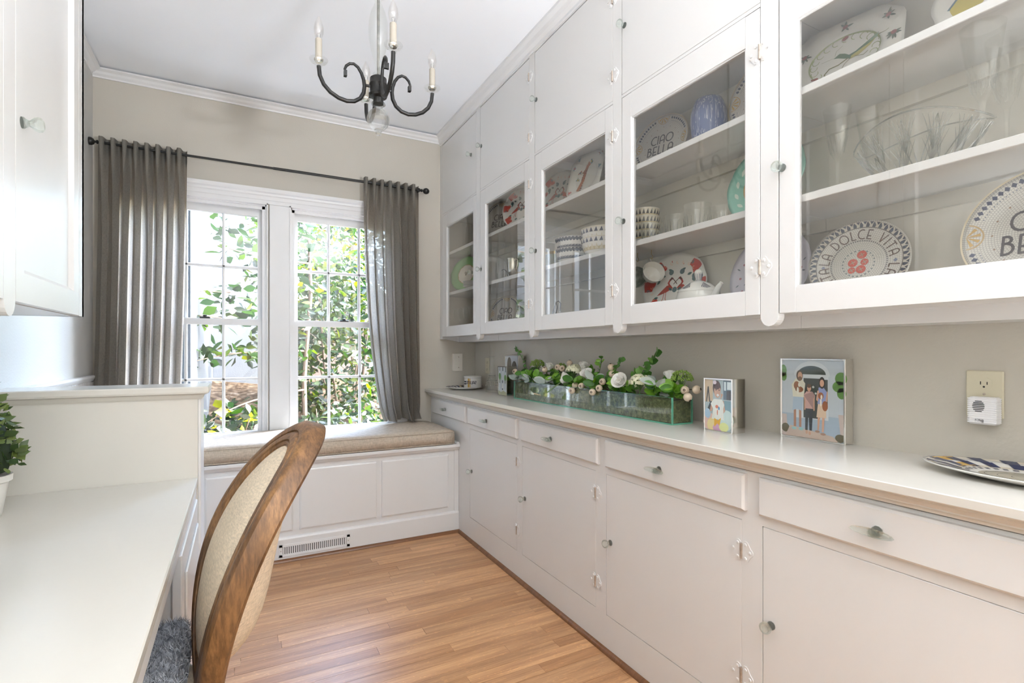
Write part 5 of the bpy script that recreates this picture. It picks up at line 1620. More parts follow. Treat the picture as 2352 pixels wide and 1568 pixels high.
# --- bay 2
ciao_plate('mosaic CIAO BELLA plate on the top shelf second from the window', 3.080, SB, 1.525, .132, yaw=.55)
bird_plate('red bordered bird plate partly hidden at the right of the second glass door', 2.760, SB, 1.505, .138, yaw=.45)
e = china('side_plate', 'white plate turned edge-on in a wire easel', 3.130, SA, 1.50, .105, yaw=1.15, lean=.34)
es = thing('plate_easel', 'black wire easel under the edge-on plate', 'plate stand', (1.55, 3.08, SA))
obj('wire', MB().tube([(1.56, 3.10, SA+.10), (1.565, 3.08, SA+.105), (1.575, 3.06, SA+.09), (1.58, 3.02, SA+.002), (1.50, 3.10, SA+.002), (1.49, 3.12, SA+.015)], .0024, 6).tube([(1.60, 3.09, SA+.09), (1.62, 3.03, SA+.002)], .0024, 6), M['black'], es, True)
cpz = thing('silver_cup', 'engraved silver trophy cup with scrolled handle', 'cup', (1.515, 2.855, SA))
obj('body', MB().lathe([(.0, 0), (.034, 0), (.034, .006), (.020, .016), (.014, .03), (.022, .040), (.034, .055), (.036, .09), (.034, .11), (.040, .135), (.038, .135), (.031, .11), (.032, .06), (.0, .045)], 28), M['cup_metal'], cpz, True, world=False)
obj('handle', MB().tube([(0, -.034, .118), (0, -.052, .126), (0, -.062, .112), (0, -.058, .085), (0, -.042, .062), (0, -.032, .060)], .0035, 8), M['cup_metal'], cpz, True, world=False)
glassware('shot_glass', 'small clear glass cup beside the silver cup', [(.0, .003), (.020, .001), (.022, .004), (.027, .052), (.0255, .052), (.02, .009), (0, .008)], (1.47, 2.945, SA), 18)
ciao_plate('mosaic CIAO BELLA plate on the bottom shelf second from the window', 3.020, F0, 1.53, .120, yaw=.5)
WG = [(.030, .001), (.031, .003), (.008, .007), (.0035, .014), (.0033, .075), (.008, .086), (.026, .105), (.035, .13), (.036, .155), (.031, .19), (.0303, .19), (.0352, .155), (.034, .13), (.024, .107), (.0, .092)]
for k, (x, y_, z, lb) in enumerate(((1.48, 3.235, F0, 'stemmed wine glass left of the lowest CIAO BELLA plate'), (1.53, 3.185, F0, 'stemmed wine glass touching the lowest CIAO BELLA plate'), (1.445, 3.60, F0, 'wine glass at the left on the floor of the window-side cabinet'), (1.45, 3.50, F0, 'wine glass in the middle on the floor of the window-side cabinet'), (1.44, 3.375, F0, 'wine glass at the right on the floor of the window-side cabinet'))):
    glassware('wine_glass', lb, WG, (x, y_, z), 20)

# --- bay 1
e = china('green_plate', 'bright green plate with a bee on a cream centre', 3.560, SA, 1.475, .135, yaw=.5, mat=plain('green_glaze', (.17, .42, .13, 1), .15, var=.08), outline=lambda a: wavy(a, 12, .03))
R = .135
art_round('painted_bee', [(S(170, 140, 80), ell(0, 0, R*.56, R*.56, 30)), (S(222, 214, 200), [[(R*.53*wavy(t, 10, .06)*math.cos(t), R*.53*wavy(t, 10, .06)*math.sin(t)) for t in np.linspace(0, 2*PI, 41)[:-1]]]), (S(92, 74, 50), [ell(0, 0, .008, .014, 10)]), (S(150, 140, 120), [leaf2(0, .004, t, .022, .008) for t in (.3, .9, 2.2, 2.8)])], e, R)
for k in range(5):
    y_ = 3.340
    s_ = thing('side_plate', ['lowest small white plate in the stack before the green plate', 'second small white plate from the bottom of the stack', 'middle small white plate in the stack', 'second small white plate from the top of the stack', 'topmost small white plate in the stack'][k], 'plate', (1.455, y_, SA+.002+k*.0085), 'stacked small white plates')
    obj('plate', MB().lathe([(.0, 0), (.045, 0), (.048, .002), (.070, .010), (.0705, .012), (.068, .012), (.046, .005), (.0, .004)], 28), M['china'], s_, True, world=False)
glassware('crystal_candlestick', 'clear crystal candlestick on the top shelf beside the window wall', [(.034, .001), (.035, .004), (.012, .012), (.008, .03), (.016, .045), (.008, .06), (.007, .13), (.014, .145), (.009, .155), (.020, .175), (.021, .19), (.012, .19), (.012, .17), (0, .17)], (1.455, 3.50, SB), 16)
glassware('crystal_vase', 'ribbed crystal bud vase at the right of the candlestick', [(.030, .001), (.031, .004), (.022, .04), (.018, .10), (.024, .17), (.032, .21), (.0305, .21), (.022, .17), (.016, .10), (.0, .02)], (1.46, 3.39, SB), 14, cat='vase')
# ================================================================== THINGS ON THE WORKTOP
# --- framed photographs (prints drawn flat, as prints are)
def photo_frame(name, label, x_front, depth, y0, y1, h, shapes, rim=.006, rz=0.0):
    """y1 > y0; the picture looks toward -x"""
    yc = (y0+y1)/2
    e = thing(name, label, 'photo frame', (x_front, yc, ZT), 'silver photo frames')
    w = y1-y0
    f = MB()
    f.cbox(0, depth, -w/2, -w/2+rim, 0, h, .0012); f.cbox(0, depth, w/2-rim, w/2, 0, h, .0012)
    f.cbox(0, depth, -w/2+rim, w/2-rim, 0, rim, .0012); f.cbox(0, depth, -w/2+rim, w/2-rim, h-rim, h, .0012)
    obj('frame', f, M['chrome'], e, world=False)
    obj('backing', MB().box(depth*.3, depth-.002, -w/2+rim, w/2-rim, rim, h-rim), M['ivory_l'], e, world=False)
    pw_, ph_ = w-2*rim, h-2*rim
    def place(x, y_, z): return (.0035-z, (.5-x)*pw_, rim + y_*ph_)
    art('photo_print', shapes, e, place=place, mat=M['photo'], step=.00004)
    obj('glass', MB().box(.0012, .0022, -w/2+rim, w/2-rim, rim, h-rim), M['pane'], e, world=False)
    e.rotation_euler = (0, 0, rz)
    return e
full = [(0, 0), (1, 0), (1, 1), (0, 1)]
def rect(x0, y0, x1, y1): return [(x0, y0), (x1, y0), (x1, y1), (x0, y1)]
SK, SKD, HR = S(206, 158, 132), S(176, 122, 96), S(86, 62, 48)
fam = [(S(196, 199, 206), full), (S(168, 180, 196), rect(0, 0, 1, .30)), (S(214, 214, 218), [ell(.5, .80, .29, .19, 24, 0, 0, PI)] ), (S(214, 214, 218), rect(.24, .25, .77, .80)),
       (S(62, 70, 66), ell(.5, .82, .23, .11, 20, 0, 0, PI)), (S(58, 62, 60), rect(.37, .26, .64, .77)), (S(74, 80, 78), rect(.26, .40, .34, .76)), (S(74, 80, 78), rect(.68, .40, .76, .76)),
       (S(36, 44, 36), ell(.50, .60, .11, .09, 16)), (S(200, 200, 196), [ell(.46, .64, .02, .016, 8), ell(.53, .66, .02, .016, 8), ell(.57, .58, .018, .014, 8)]),
       (S(98, 140, 64), [ell(.02, .86, .06, .08, 12), ell(.03, .78, .05, .06, 12), ell(.96, .78, .09, .08, 14), ell(.93, .68, .10, .07, 14), ell(.97, .60, .07, .07, 12)]),
       (S(206, 184, 176), [[(0, .28), (.08, .28), (.10, .0), (0, 0)], [(.92, .34), (1, .34), (1, .05), (.95, .1)]]), (S(96, 84, 52), [ell(.06, .10, .07, .06, 12), ell(.95, .05, .08, .05, 12)]),
       (S(206, 180, 166), [[(.14, .14), (.84, .06), (.92, 0), (.06, 0)]]),
       # man with a dog
       (SKD, [rect(.205, .13, .245, .36), rect(.295, .13, .335, .36)]), (S(150, 190, 190), [ell(.21, .105, .045, .018, 10), ell(.33, .105, .045, .018, 10)]), (S(176, 190, 208), [[(.18, .34), (.265, .36), (.35, .34), (.37, .53), (.20, .53)]]),
       (S(226, 216, 196), [[(.19, .52), (.375, .52), (.40, .70), (.34, .76), (.24, .76), (.17, .68)]]), (HR, ell(.305, .80, .056, .072, 14)), (SK, ell(.312, .795, .040, .055, 14)), (S(120, 84, 62), ell(.312, .762, .036, .028, 12)),
       (S(152, 92, 56), [ell(.255, .67, .05, .055, 12), ell(.30, .62, .07, .04, 12)]), (S(232, 222, 206), [ell(.275, .60, .02, .05, 10), ell(.30, .68, .02, .03, 10)]),
       # girl
       (S(42, 46, 56), [[(.40, .10), (.44, .10), (.455, .34), (.47, .10), (.51, .10), (.53, .40), (.40, .40)]]), (SK, [ell(.425, .075, .022, .025, 8), ell(.475, .065, .022, .025, 8)]), (S(208, 164, 158), [[(.40, .38), (.53, .38), (.565, .55), (.52, .60), (.42, .60), (.375, .55)]]), (SK, [rect(.385, .36, .405, .52), rect(.535, .36, .555, .52), ell(.465, .645, .034, .045, 12)]), (S(96, 70, 54), ell(.465, .672, .036, .026, 12)),
       # woman with a dog
       (SK, [[(.60, .12), (.625, .12), (.645, .32), (.605, .32)], [(.67, .10), (.70, .10), (.715, .32), (.675, .32)]]), (S(166, 130, 112), [ell(.60, .10, .04, .016, 8), ell(.69, .075, .045, .016, 8)]), (S(214, 186, 160), [[(.585, .28), (.74, .28), (.73, .46), (.61, .46)]]), (S(142, 150, 190), [[(.60, .45), (.74, .45), (.755, .60), (.70, .66), (.62, .66)]]), (SK, [[(.58, .50), (.60, .62), (.625, .62), (.61, .48)], [(.73, .50), (.75, .62), (.765, .60), (.755, .48)]]),
       (S(48, 38, 36), ell(.672, .72, .048, .075, 14)), (SK, ell(.672, .715, .034, .046, 14)), (S(150, 88, 52), [ell(.655, .555, .045, .045, 12), ell(.72, .43, .045, .065, 12)]), (S(230, 220, 206), [ell(.665, .54, .016, .03, 8), ell(.655, .47, .015, .05, 8)])]
photo_frame('photo_frame', 'large silver frame with a family photo on white steps', 1.622, .042, .915, 1.128, .262, fam)
kid = [(S(176, 186, 188), full), (S(208, 180, 146), rect(0, .55, .30, 1)), (S(36, 36, 38), [[(.03, .55), (.10, .86), (.14, .86), (.20, .55), (.16, .55), (.12, .75), (.07, .55)]]), (S(92, 108, 120), rect(.70, .62, 1, 1)), (S(226, 232, 232), [rect(.73, .80, .80, .97), rect(.84, .82, .98, .97)]), (S(60, 52, 50), rect(.82, .62, 1, .80)), (S(120, 150, 160), rect(.62, .36, 1, .60)), (S(58, 62, 66), [[(0, .30), (.22, .58), (.30, .55), (.12, .25)]]),
       (S(232, 190, 178), ell(.16, .16, .24, .18, 16)), (S(206, 220, 214), ell(.82, .22, .26, .20, 16)), (S(240, 214, 150), ell(.30, .10, .22, .14, 16)), (S(214, 160, 190), ell(.55, .05, .25, .10, 16)), (S(176, 200, 222), ell(.10, .32, .12, .10, 12)), (S(226, 226, 150), ell(.72, .08, .18, .09, 14)),
       (SK, [[(.18, .36), (.24, .52), (.33, .54), (.28, .38)], [(.62, .58), (.72, .60), (.78, .40), (.70, .34), (.63, .46)], [(.58, .60), (.70, .72), (.62, .74)]]), (S(238, 234, 226), [[(.26, .22), (.72, .22), (.70, .44), (.74, .52), (.66, .62), (.34, .62), (.22, .52), (.32, .42)]]), (S(220, 120, 84), [ell(.46, .47, .06, .035, 10), ell(.48, .36, .02, .06, 8)]), (S(90, 150, 190), ell(.54, .44, .035, .035, 10)),
       (S(232, 170, 40), [[(.36, .24), (.50, .20), (.62, .26), (.56, .10), (.48, .14), (.36, .06)]]),
       (S(74, 46, 34), ell(.46, .84, .155, .15, 18)), (SK, ell(.48, .78, .125, .135, 18)), (S(82, 50, 36), ell(.46, .89, .14, .08, 16)), (S(226, 206, 214), ell(.38, .95, .07, .04, 10)), (S(64, 42, 34), [ell(.43, .80, .022, .014, 8), ell(.55, .80, .022, .014, 8)]), (S(244, 240, 236), ell(.50, .70, .045, .026, 12))]
photo_frame('photo_frame', 'small silver frame with a photo of a child in a rainbow tutu', 1.493, .066, 1.215, 1.340, .190, kid)
duo = [(S(214, 214, 222), full), (S(60, 48, 46), [ell(.32, .74, .17, .22, 16), ell(.70, .66, .20, .20, 16)]), (S(206, 140, 120), [[(.22, .30), (.44, .30), (.40, .62), (.26, .62)], [(.54, .28), (.74, .28), (.66, .60), (.56, .62)]]), (S(90, 90, 96), rect(0, 0, 1, .30))]
photo_frame('photo_frame', 'silver frame with two dark-haired heads behind the narrow frame', 1.600, .045, 2.945, 3.140, .262, duo)
por = [(S(222, 222, 226), full), (S(120, 124, 128), [rect(.12, .86, .22, 1), rect(.44, .86, .60, 1), rect(.80, .82, .90, 1)]), (S(206, 208, 216), [rect(.25, .2, .38, .85), rect(.66, .2, .76, .85)]), (S(112, 152, 84), [ell(.16, .66, .14, .13, 14), ell(.82, .62, .14, .11, 14)]), (S(176, 170, 166), [rect(.08, .42, .24, .54), rect(.74, .42, .9, .52)]), (S(232, 228, 224), [[(.38, .14), (.64, .14), (.58, .42), (.44, .42)]]), (S(70, 76, 92), [ell(.50, .48, .06, .06, 10), rect(.44, .18, .56, .24)]), (S(190, 186, 150), [[(0, 0), (1, 0), (1, .1), (.6, .16), (.3, .1), (0, .16)]])]
photo_frame('photo_frame', 'narrow silver frame with a photo of a white porch in front of the other frame', 1.486, .070, 2.885, 3.012, .190, por)

# --- decanter
dc = thing('glass_decanter', 'slender clear cut glass decanter with tall stopper', 'decanter', (1.584, 3.300, ZT))
obj('body', MB().lathe([(.0, .002), (.050, .002), (.053, .008), (.046, .04), (.034, .10), (.024, .15), (.020, .19), (.017, .235), (.018, .243), (.026, .250), (.0255, .252), (.016, .245), (.015, .19), (.030, .10), (.0, .02)], 16), M['crystal'], dc, False, world=False)
obj('stopper', MB().lathe([(.0, .225), (.011, .226), (.013, .255), (.017, .262), (.015, .30), (.022, .342), (.020, .346), (.0, .346)], 12), M['crystal'], dc, False, world=False)
cb = MB()
for rr in range(5):
    z = .045+.017*rr; r = .0455-.0062*rr
    for j in range(14): cb.lathe(sphere_prof(.0045, 4), 5, (r*math.cos(2*PI*j/14), r*math.sin(2*PI*j/14), z))
obj('cut_beads', cb, M['cutglass'], dc, world=False)

# --- tin and oval plates
tn = thing('enamel_tin', 'round white tin with yellow panels lettered SALUTE', 'tin', (1.565, 3.600, ZT+.012))
obj('body', MB().lathe([(.0, 0), (.066, 0), (.068, .003), (.068, .074), (.0695, .076), (.0695, .084), (.067, .086), (.064, .084), (.064, .01), (.0, .008)], 40), M['china'], tn, True, world=False)
mb = MB()
def on_tin(a0, h0, pts, col, k=0):
    mb.col = col
    mb.add([((.0686+.00015*k)*math.cos(a0 - x/.068), (.0686+.00015*k)*math.sin(a0 - x/.068), h0+y_) for x, y_ in pts], [tuple(range(len(pts)))])
af = math.radians(212)   # the side turned to the viewer
for q in text('SALUTE', 0, 0, .020, .18): on_tin(af+.42, .040, q, S(46, 44, 56), 1)
for t in (-.5, .62):
    for i in range(4): on_tin(af-.30-t+i*.05*0, .004, [(x0, y0) for x0, y0 in rect(-.010, 0, .010, .066)], S(222, 172, 52), 0)
for hh in (.030, .046): on_tin(af-.36, hh, leaf2(-.016, 0, 0, .032, .011), S(46, 50, 64), 2)
for i in range(24):
    a = i*2*PI/24; on_tin(a, .073, rect(-.009, 0, .009, .0035), S(70, 66, 84), 0)
obj('printed_label', mb, M['print'], tn, world=False)

def oval_plate(label, cx, cy2, ax, ay, z, group='oval platters on the worktop', stripes=13):
    e = thing('oval_platter', label, 'plate', (cx, cy2, z), group)
    prof = [(.02, .004), (.55, .004), (.62, .008), (.80, .016), (1.0, .021), (1.0, .018), (.62, .002), (.45, .0), (.02, .0)]
    vs, fs = [], []
    n, k = 64, len(prof)
    for i in range(n):
        a = 2*PI*i/n
        for r, h in prof: vs.append((ax*r*math.cos(a), ay*r*math.sin(a), h))
    for i in range(n):
        for t in range(k-1): fs.append((i*k+t, ((i+1) % n)*k+t, ((i+1) % n)*k+t+1, i*k+t+1))
    obj('plate', mesh_of('plate', MB().add(vs, fs), M['china'], 'all'), None, e, world=False)
    def zf(x, y_):
        t = math.hypot(x/ax, y_/ay)
        return np.interp(t, [0, .55, .62, .80, 1.0], [.004, .004, .008, .016, .021]) + .0004
    P_ = lambda r, a: (ax*r*math.cos(a), ay*r*math.sin(a))
    def band(r0, r1, a0, a1, n_):
        return [[P_(r0, a0+(a1-a0)*i/n_), P_(r1, a0+(a1-a0)*i/n_), P_(r1, a0+(a1-a0)*(i+1)/n_), P_(r0, a0+(a1-a0)*(i+1)/n_)] for i in range(n_)]
    st, ga = [], []
    for i in range(stripes):
        a = 2*PI*i/stripes; w = PI/stripes
        st += band(.64, .80, a, a+w*.95, 4) + band(.80, .96, a+.03, a+w*.95+.03, 4)
    for a0 in (1.1, 4.4): ga += band(.66, .95, a0, a0+.42, 6)
    gr = []
    for i in range(40):
        a = 2*PI*i/40; gr += band(.575, .615, a, a+.085, 2)
    ctr = [P_(.50, t) for t in np.linspace(0, 2*PI, 41)[:-1]]
    art('printed_pattern', [(S(200, 192, 176), band(.62, .97, 0, 2*PI, 64)), (S(36, 46, 84), st), (GOLD, ga), (S(120, 118, 122), gr), (S(176, 168, 150), ctr), (S(130, 122, 112), sum([stroke([P_(.46*k_, t) for t in np.linspace(0, 2*PI, 31)], .0016) for k_ in (.25, .5, .75, .98)], []))], e, zf=zf, step=.0002)
    return e
oval_plate('small oval platter with navy striped rim under the lettered tin', 1.505, 3.612, .140, .140, ZT, stripes=20)
oval_plate('large oval platter with navy striped mosaic rim at the right edge', 1.535, .455, .122, .215, ZT, stripes=18)

# --- wall plates
wp = thing('blank_wall_plate', 'cream blank cover plate with two screws on the window wall', 'wall plate', (1.514, YB, 1.113))
obj('cover', MB().prism([(1.472, YB), (1.478, YB-.018), (1.550, YB-.018), (1.556, YB)], 1.046, 1.180, 'z'), M['ivory_l'], wp)
for zz in (1.072, 1.154): obj('screw', MB().lathe([(.0, -.0200), (.0035, -.0195), (.004, -.018)], 8, (1.518, YB, zz), 'y'), M['hinge_pin'], wp)
def outlet(label, y0, y1, z0, z1):
    e = thing('wall_outlet', label, 'outlet', (XW, (y0+y1)/2, (z0+z1)/2), 'wall outlets')
    obj('plate', MB().cbox(XW-.006, XW-.0005, y0, y1, z0, z1, .003), M['ivory'], e)
    ym = (y0+y1)/2
    for zc in ((z0+z1)/2+.026, (z0+z1)/2-.026):
        f = MB().prism([(ym+.017*math.cos(a)*(1 if abs(math.cos(a)) < .9 else .98), zc+.0145*math.sin(a)) for a in np.linspace(0, 2*PI, 20, endpoint=False)], XW-.0075, XW-.006, 'x')
        s_ = obj('socket', f, M['ivory'], e, True)
        obj('slots', MB().box(XW-.0079, XW-.0074, ym+.0055, ym+.0075, zc-.002, zc+.006).box(XW-.0079, XW-.0074, ym-.0075, ym-.0055, zc-.002, zc+.005).lathe([(.0024, XW-.0079), (.0024, XW-.0074)], 8, (0, ym, zc-.0075), 'x'), M['dark'], s_)
    obj('screw', MB().lathe([(.0, XW-.0078), (.003, XW-.0072), (.003, XW-.006)], 8, (0, ym, (z0+z1)/2), 'x'), M['hinge_pin'], e)
outlet('cream double outlet with the white chime plugged in', .562, .637, 1.032, 1.151)
outlet('cream outlet in the corner behind the decanter', 3.515, 3.585, 1.030, 1.148)
chm = thing('door_chime', 'white ribbed plug-in chime box lettered ring on the outlet', 'chime', (XW-.008, .592, 1.052))
cm = MB().cbox(XW-.040, XW-.0085, .564, .620, 1.018, 1.086, .004)
for k in range(12):
    z = 1.0215 + k*.0053
    cm.cbox(XW-.0412, XW-.012, .5632, .6208, z, z+.0036, .0008)
M['chime'] = plain('white_plastic', (.80, .79, .80, 1), .4, var=.01)
obj('case', cm, M['chime'], chm)
gl = MB()
for k in range(7):
    hw_ = .012*math.sqrt(max(1-((k-3)/3.6)**2, .1)); z = 1.0495+k*.0042
    gl.box(XW-.0422, XW-.0410, .596-hw_+.002, .596+hw_+.002, z, z+.0018)
obj('grille', gl, M['dark'], chm)
art('embossed_name', [(S(196, 196, 200), text('ring', 0, 0, .0085, .16))], chm, place=lambda x, y_, z: (-.0343-z, .004-x, -.0225+y_), mat=M['photo'])

# ================================================================== FLOWER BOX
PX0, PX1, PY0, PY1, PZ1 = 1.475, 1.584, 1.474, 2.770, 1.020
pb_ = thing('glass_planter', 'long clear green-edged glass trough holding white flowers and moss', 'planter', ((PX0+PX1)/2, (PY0+PY1)/2, ZT))
g = .005
for nm, bx in (('front_pane', (PX0, PX0+g, PY0, PY1, ZT+.006, PZ1)), ('back_pane', (PX1-g, PX1, PY0, PY1, ZT+.006, PZ1)), ('end_pane', (PX0+g, PX1-g, PY0, PY0+g, ZT+.006, PZ1)), ('end_pane', (PX0+g, PX1-g, PY1-g, PY1, ZT+.006, PZ1))):
    obj(nm, MB().box(*bx), M['planter_glass'], pb_)
obj('base_pane', MB().box(PX0, PX1, PY0, PY1, ZT+.0005, ZT+.006), M['planter_edge'], pb_)
eg = MB()
for x in (PX0, PX1-g): eg.box(x-.0003, x+g+.0003, PY0-.0003, PY0+g, ZT+.006, PZ1+.0003)
eg.box(PX0-.0003, PX0+g, PY1-g, PY1+.0003, ZT+.006, PZ1)
eg.box(PX0, PX0+g, PY0, PY1, PZ1-.0005, PZ1+.0005)
obj('green_edge', eg, M['planter_edge'], pb_)
def moss_mat():
    m, n, l = new_mat('dried_moss')
    p = n.new('ShaderNodeBsdfPrincipled'); p.inputs['Roughness'].default_value = .95
    t = pos_noise(n, l, 55, 6, rough=.75)
    r = ramp(n, l, t.outputs['Fac'], [(.35, (.045, .05, .018, 1)), (.65, (.30, .28, .13, 1)), (.5, (.13, .14, .05, 1))])
    l.new(r.outputs[0], p.inputs['Base Color'])
    b = n.new('ShaderNodeBump'); b.inputs['Strength'].default_value = 1.0; b.inputs['Distance'].default_value = .01
    l.new(t.outputs['Fac'], b.inputs['Height']); l.new(b.outputs[0], p.inputs['Normal'])
    out(n, l, p.outputs[0])
    return m
M['moss'] = moss_mat()
mo = MB()
mo.box(PX0+g+.001, PX1-g-.001, PY0+g+.001, PY1-g-.001, ZT+.007, PZ1-.012)
mo.grid(lambda u, v: (PX0+g+.001+(PX1-PX0-2*g-.002)*u, PY0+g+.001+(PY1-PY0-2*g-.002)*v, PZ1-.012+.012*math.sin(PI*u)*(.5+.5*math.sin(v*61+u*7))), 8, 80)
ms = obj('moss', mo, M['moss'], pb_, True); ms['kind'] = 'stuff'

M['petal'] = leafy('white_petal', [(0, (.78, .76, .70, 1)), (1, (.86, .85, .82, 1))], .18, .5)
def petal_mesh():
    def fn(u, v):
        a = (u-.5)*1.9; r = .018*(.35+.65*math.sin(PI*min(v, 1)*.55)**.8)
        x = r*math.sin(a)*1.15; y_ = -r*math.cos(a)*.8 - .010*max(v-.75, 0)*2.5
        return (x, y_+.010, .032*v - .006*(2*u-1)**2*v)
    return mesh_of('petal', MB().grid(fn, 7, 6), M['petal'], 'all')
PETAL = petal_mesh()
def rose(label, y_, z, s_=1.0, x=1.52, tilt=(0, 0)):
    e = thing('white_rose', label, 'rose', (x, y_, z), 'white roses in the glass planter')
    for ring, (n_, k, open_) in enumerate(((3, .55, -.22), (5, .80, -.02), (7, 1.0, .26))):
        for i in range(n_):
            o = obj('petal', PETAL, None, e, world=False)
            a = 2*PI*(i+.37*ring)/n_
            o.matrix_basis = Matrix.Rotation(a, 4, 'Z') @ Matrix.Translation((0, -.003*ring, -.012+.004*(2-ring))) @ Matrix.Rotation(open_, 4, 'X') @ Matrix.Diagonal((k, k, .75+.25*k, 1))
    obj('heart', MB().lathe([(.0, -.016), (.009, -.012), (.0115, .002), (.008, .013), (.0, .016)], 10), M['petal'], e, True, world=False)
    obj('stem', MB().tube([(0, 0, -.014), (.004, .004, -(z-ZT)+.06)], .002, 6), M['stem'], e, True, world=False)
    e.scale = (s_, s_, s_)
    e.rotation_euler = (tilt[0], tilt[1], RNG.uniform(0, 3))
    return e
M['stem'] = plain('green_stem', (.10, .17, .05, 1), .6, var=.15)
rose('pale rose at the far left, behind grey leaves', 2.470, 1.108, 1.15, 1.54, (0, -.4))
rose('white rose at the front left above the striped rim', 2.255, 1.052, 1.45, 1.495, (.1, -.9))
rose('highest white rose pointing up near the middle', 2.128, 1.118, 1.25, 1.53, (0, -.3))
rose('white rose just right of the highest rose', 2.072, 1.082, 1.35, 1.51, (0, -.6))
rose('large open white rose right of the middle', 1.800, 1.062, 1.55, 1.495, (.0, -1.05))
rose('half hidden white rose at the right end', 1.555, 1.095, 1.15, 1.545, (.4, .1))
def cluster(name, label, cat, y_, z, x, r, n_, mat, bead, stem=True, four=False):
    e = thing(name, label, cat, (x, y_, z))
    mb = MB()
    rg = np.random.default_rng(int(y_*1000))
    sp_ = sphere_prof(bead, 4)
    for i in range(n_):
        d = rg.normal(size=3); d[2] = abs(d[2])*1.0 - .2; d /= np.linalg.norm(d)
        p = d*r*rg.uniform(.85, 1.05)*np.array((1, 1, .8))
        if four:
            dv = Vector(d); u = dv.orthogonal().normalized(); w = dv.cross(u)
            for q in range(4):
                a = q*PI/2; t = u*math.cos(a)+w*math.sin(a); s2 = dv.cross(t)
                c0 = Vector(p)
                mb.add([c0, c0+t*bead*.6+s2*bead*.55, c0+t*bead*1.35+dv*bead*.25, c0+t*bead*.6-s2*bead*.55], [(0, 1, 2, 3)])
        else:
            mb.lathe(sp_, 5, tuple(p))
    o = obj('florets' if four else 'buds', mb, mat, e, 'all', world=False); o['kind'] = 'stuff'
    st = MB()
    for i in range(14):
        a = i*2.4; rr = r*.75*math.sqrt((i+.5)/14)
        st.tube([(0, 0, -r*.9), (rr*math.cos(a), rr*math.sin(a), r*.45*math.sqrt(max(1-(rr/r)**2, 0)))], .0011, 4)
    st.tube([(0, 0, -r*.8), (0, 0, -(z-ZT)+.05)], .002, 5)
    obj('stalks', st, M['stem'], e, world=False)
    return e
M['cream_floret'] = leafy('cream_floret', [(0, (.72, .71, .50, 1)), (1, (.80, .79, .62, 1))], .25)
M['green_bud'] = plain('lime_green_bud', (.22, .34, .06, 1), .6, var=.25, scale=150)
cluster('hydrangea', 'cream hydrangea head behind the front left rose', 'flower', 2.205, 1.098, 1.525, .042, 130, M['cream_floret'], .0065, four=True)
cluster('hydrangea', 'cream hydrangea head beside the large open rose', 'flower', 1.690, 1.068, 1.505, .044, 170, M['cream_floret'], .0070, four=True)
cluster('viburnum', 'mossy green bud cluster at the far left', 'flower', 2.610, 1.118, 1.545, .042, 230, M['green_bud'], .0030)
cluster('viburnum', 'green bud cluster behind the left-hand pale berries', 'flower', 2.365, 1.108, 1.55, .032, 150, M['green_bud'], .0028)
cluster('viburnum', 'lime green bud cluster at the right end', 'flower', 1.488, 1.090, 1.54, .042, 230, M['green_bud'], .0030)
M['berry'] = plain('pale_beige_berry', (.62, .50, .37, 1), .45, var=.08, scale=40)
M['calyx'] = plain('dark_calyx', (.045, .025, .018, 1), .8)
def berry_mesh():
    mb = MB().lathe(sphere_prof(.0165, 10), 16)
    mb.lathe([(.0, .0135), (.004, .0140), (.0052, .0172), (.0046, .0176), (.0, .0150)], 8, mi=1)
    return mesh_of('berry', mb, [M['berry'], M['calyx']], True)
BERRY = berry_mesh()
def pick(label, pts, base):
    e = thing('berry_pick', label, 'berries', base, 'beige berries in the glass planter')
    for p, d in pts:
        o = obj('berry', BERRY, None, e, world=False)
        o.location = Vector(p) - Vector(base)
        o.rotation_euler = Vector(d).to_track_quat('Z', 'Y').to_euler()
    st = MB()
    for p, d in pts: st.tube([base, tuple((Vector(base)+Vector(p))/2 + Vector((0, 0, .01))), p], .0018, 5)
    obj('stem', st, M['bark'], e, True)
FV = (-.8, -.55, .1)
pick('three beige berries sitting above the leaves left of the middle', [((1.52, 2.352, 1.113), FV), ((1.545, 2.275, 1.136), (.2, .3, 1)), ((1.515, 2.300, 1.108), (-.6, -.8, .1))], (1.53, 2.32, 1.03))
pick('single beige berry peeping under the pale rose', [((1.50, 2.452, 1.098), (-.5, -.5, .6))], (1.53, 2.45, 1.03))
pick('two beige berries beneath the round-leaved sprig in the middle', [((1.535, 1.918, 1.125), (-.3, 0, 1)), ((1.53, 1.905, 1.094), (0, .6, -.8))], (1.535, 1.91, 1.04))
pick('three beige berries spilling over the rim left of the large rose', [((1.50, 1.938, 1.057), FV), ((1.478, 1.935, 1.028), FV), ((1.462, 1.965, 1.008), FV)], (1.53, 1.93, 1.02))
pick('three beige berries over the rim below the middle roses', [((1.49, 2.091, 1.028), FV), ((1.462, 2.133, 1.004), FV), ((1.50, 2.160, 1.028), (-.2, .9, .2))], (1.53, 2.12, 1.02))
pick('three large beige berries at the right end of the planter', [((1.515, 1.449, 1.050), FV), ((1.530, 1.405, 1.054), (.3, -.9, .2)), ((1.500, 1.420, 1.026), (0, -.7, -.7))], (1.54, 1.50, 1.03))
pick('single beige berry at the left end of the planter', [((1.50, 2.80, 1.075), FV)], (1.53, 2.74, 1.03))
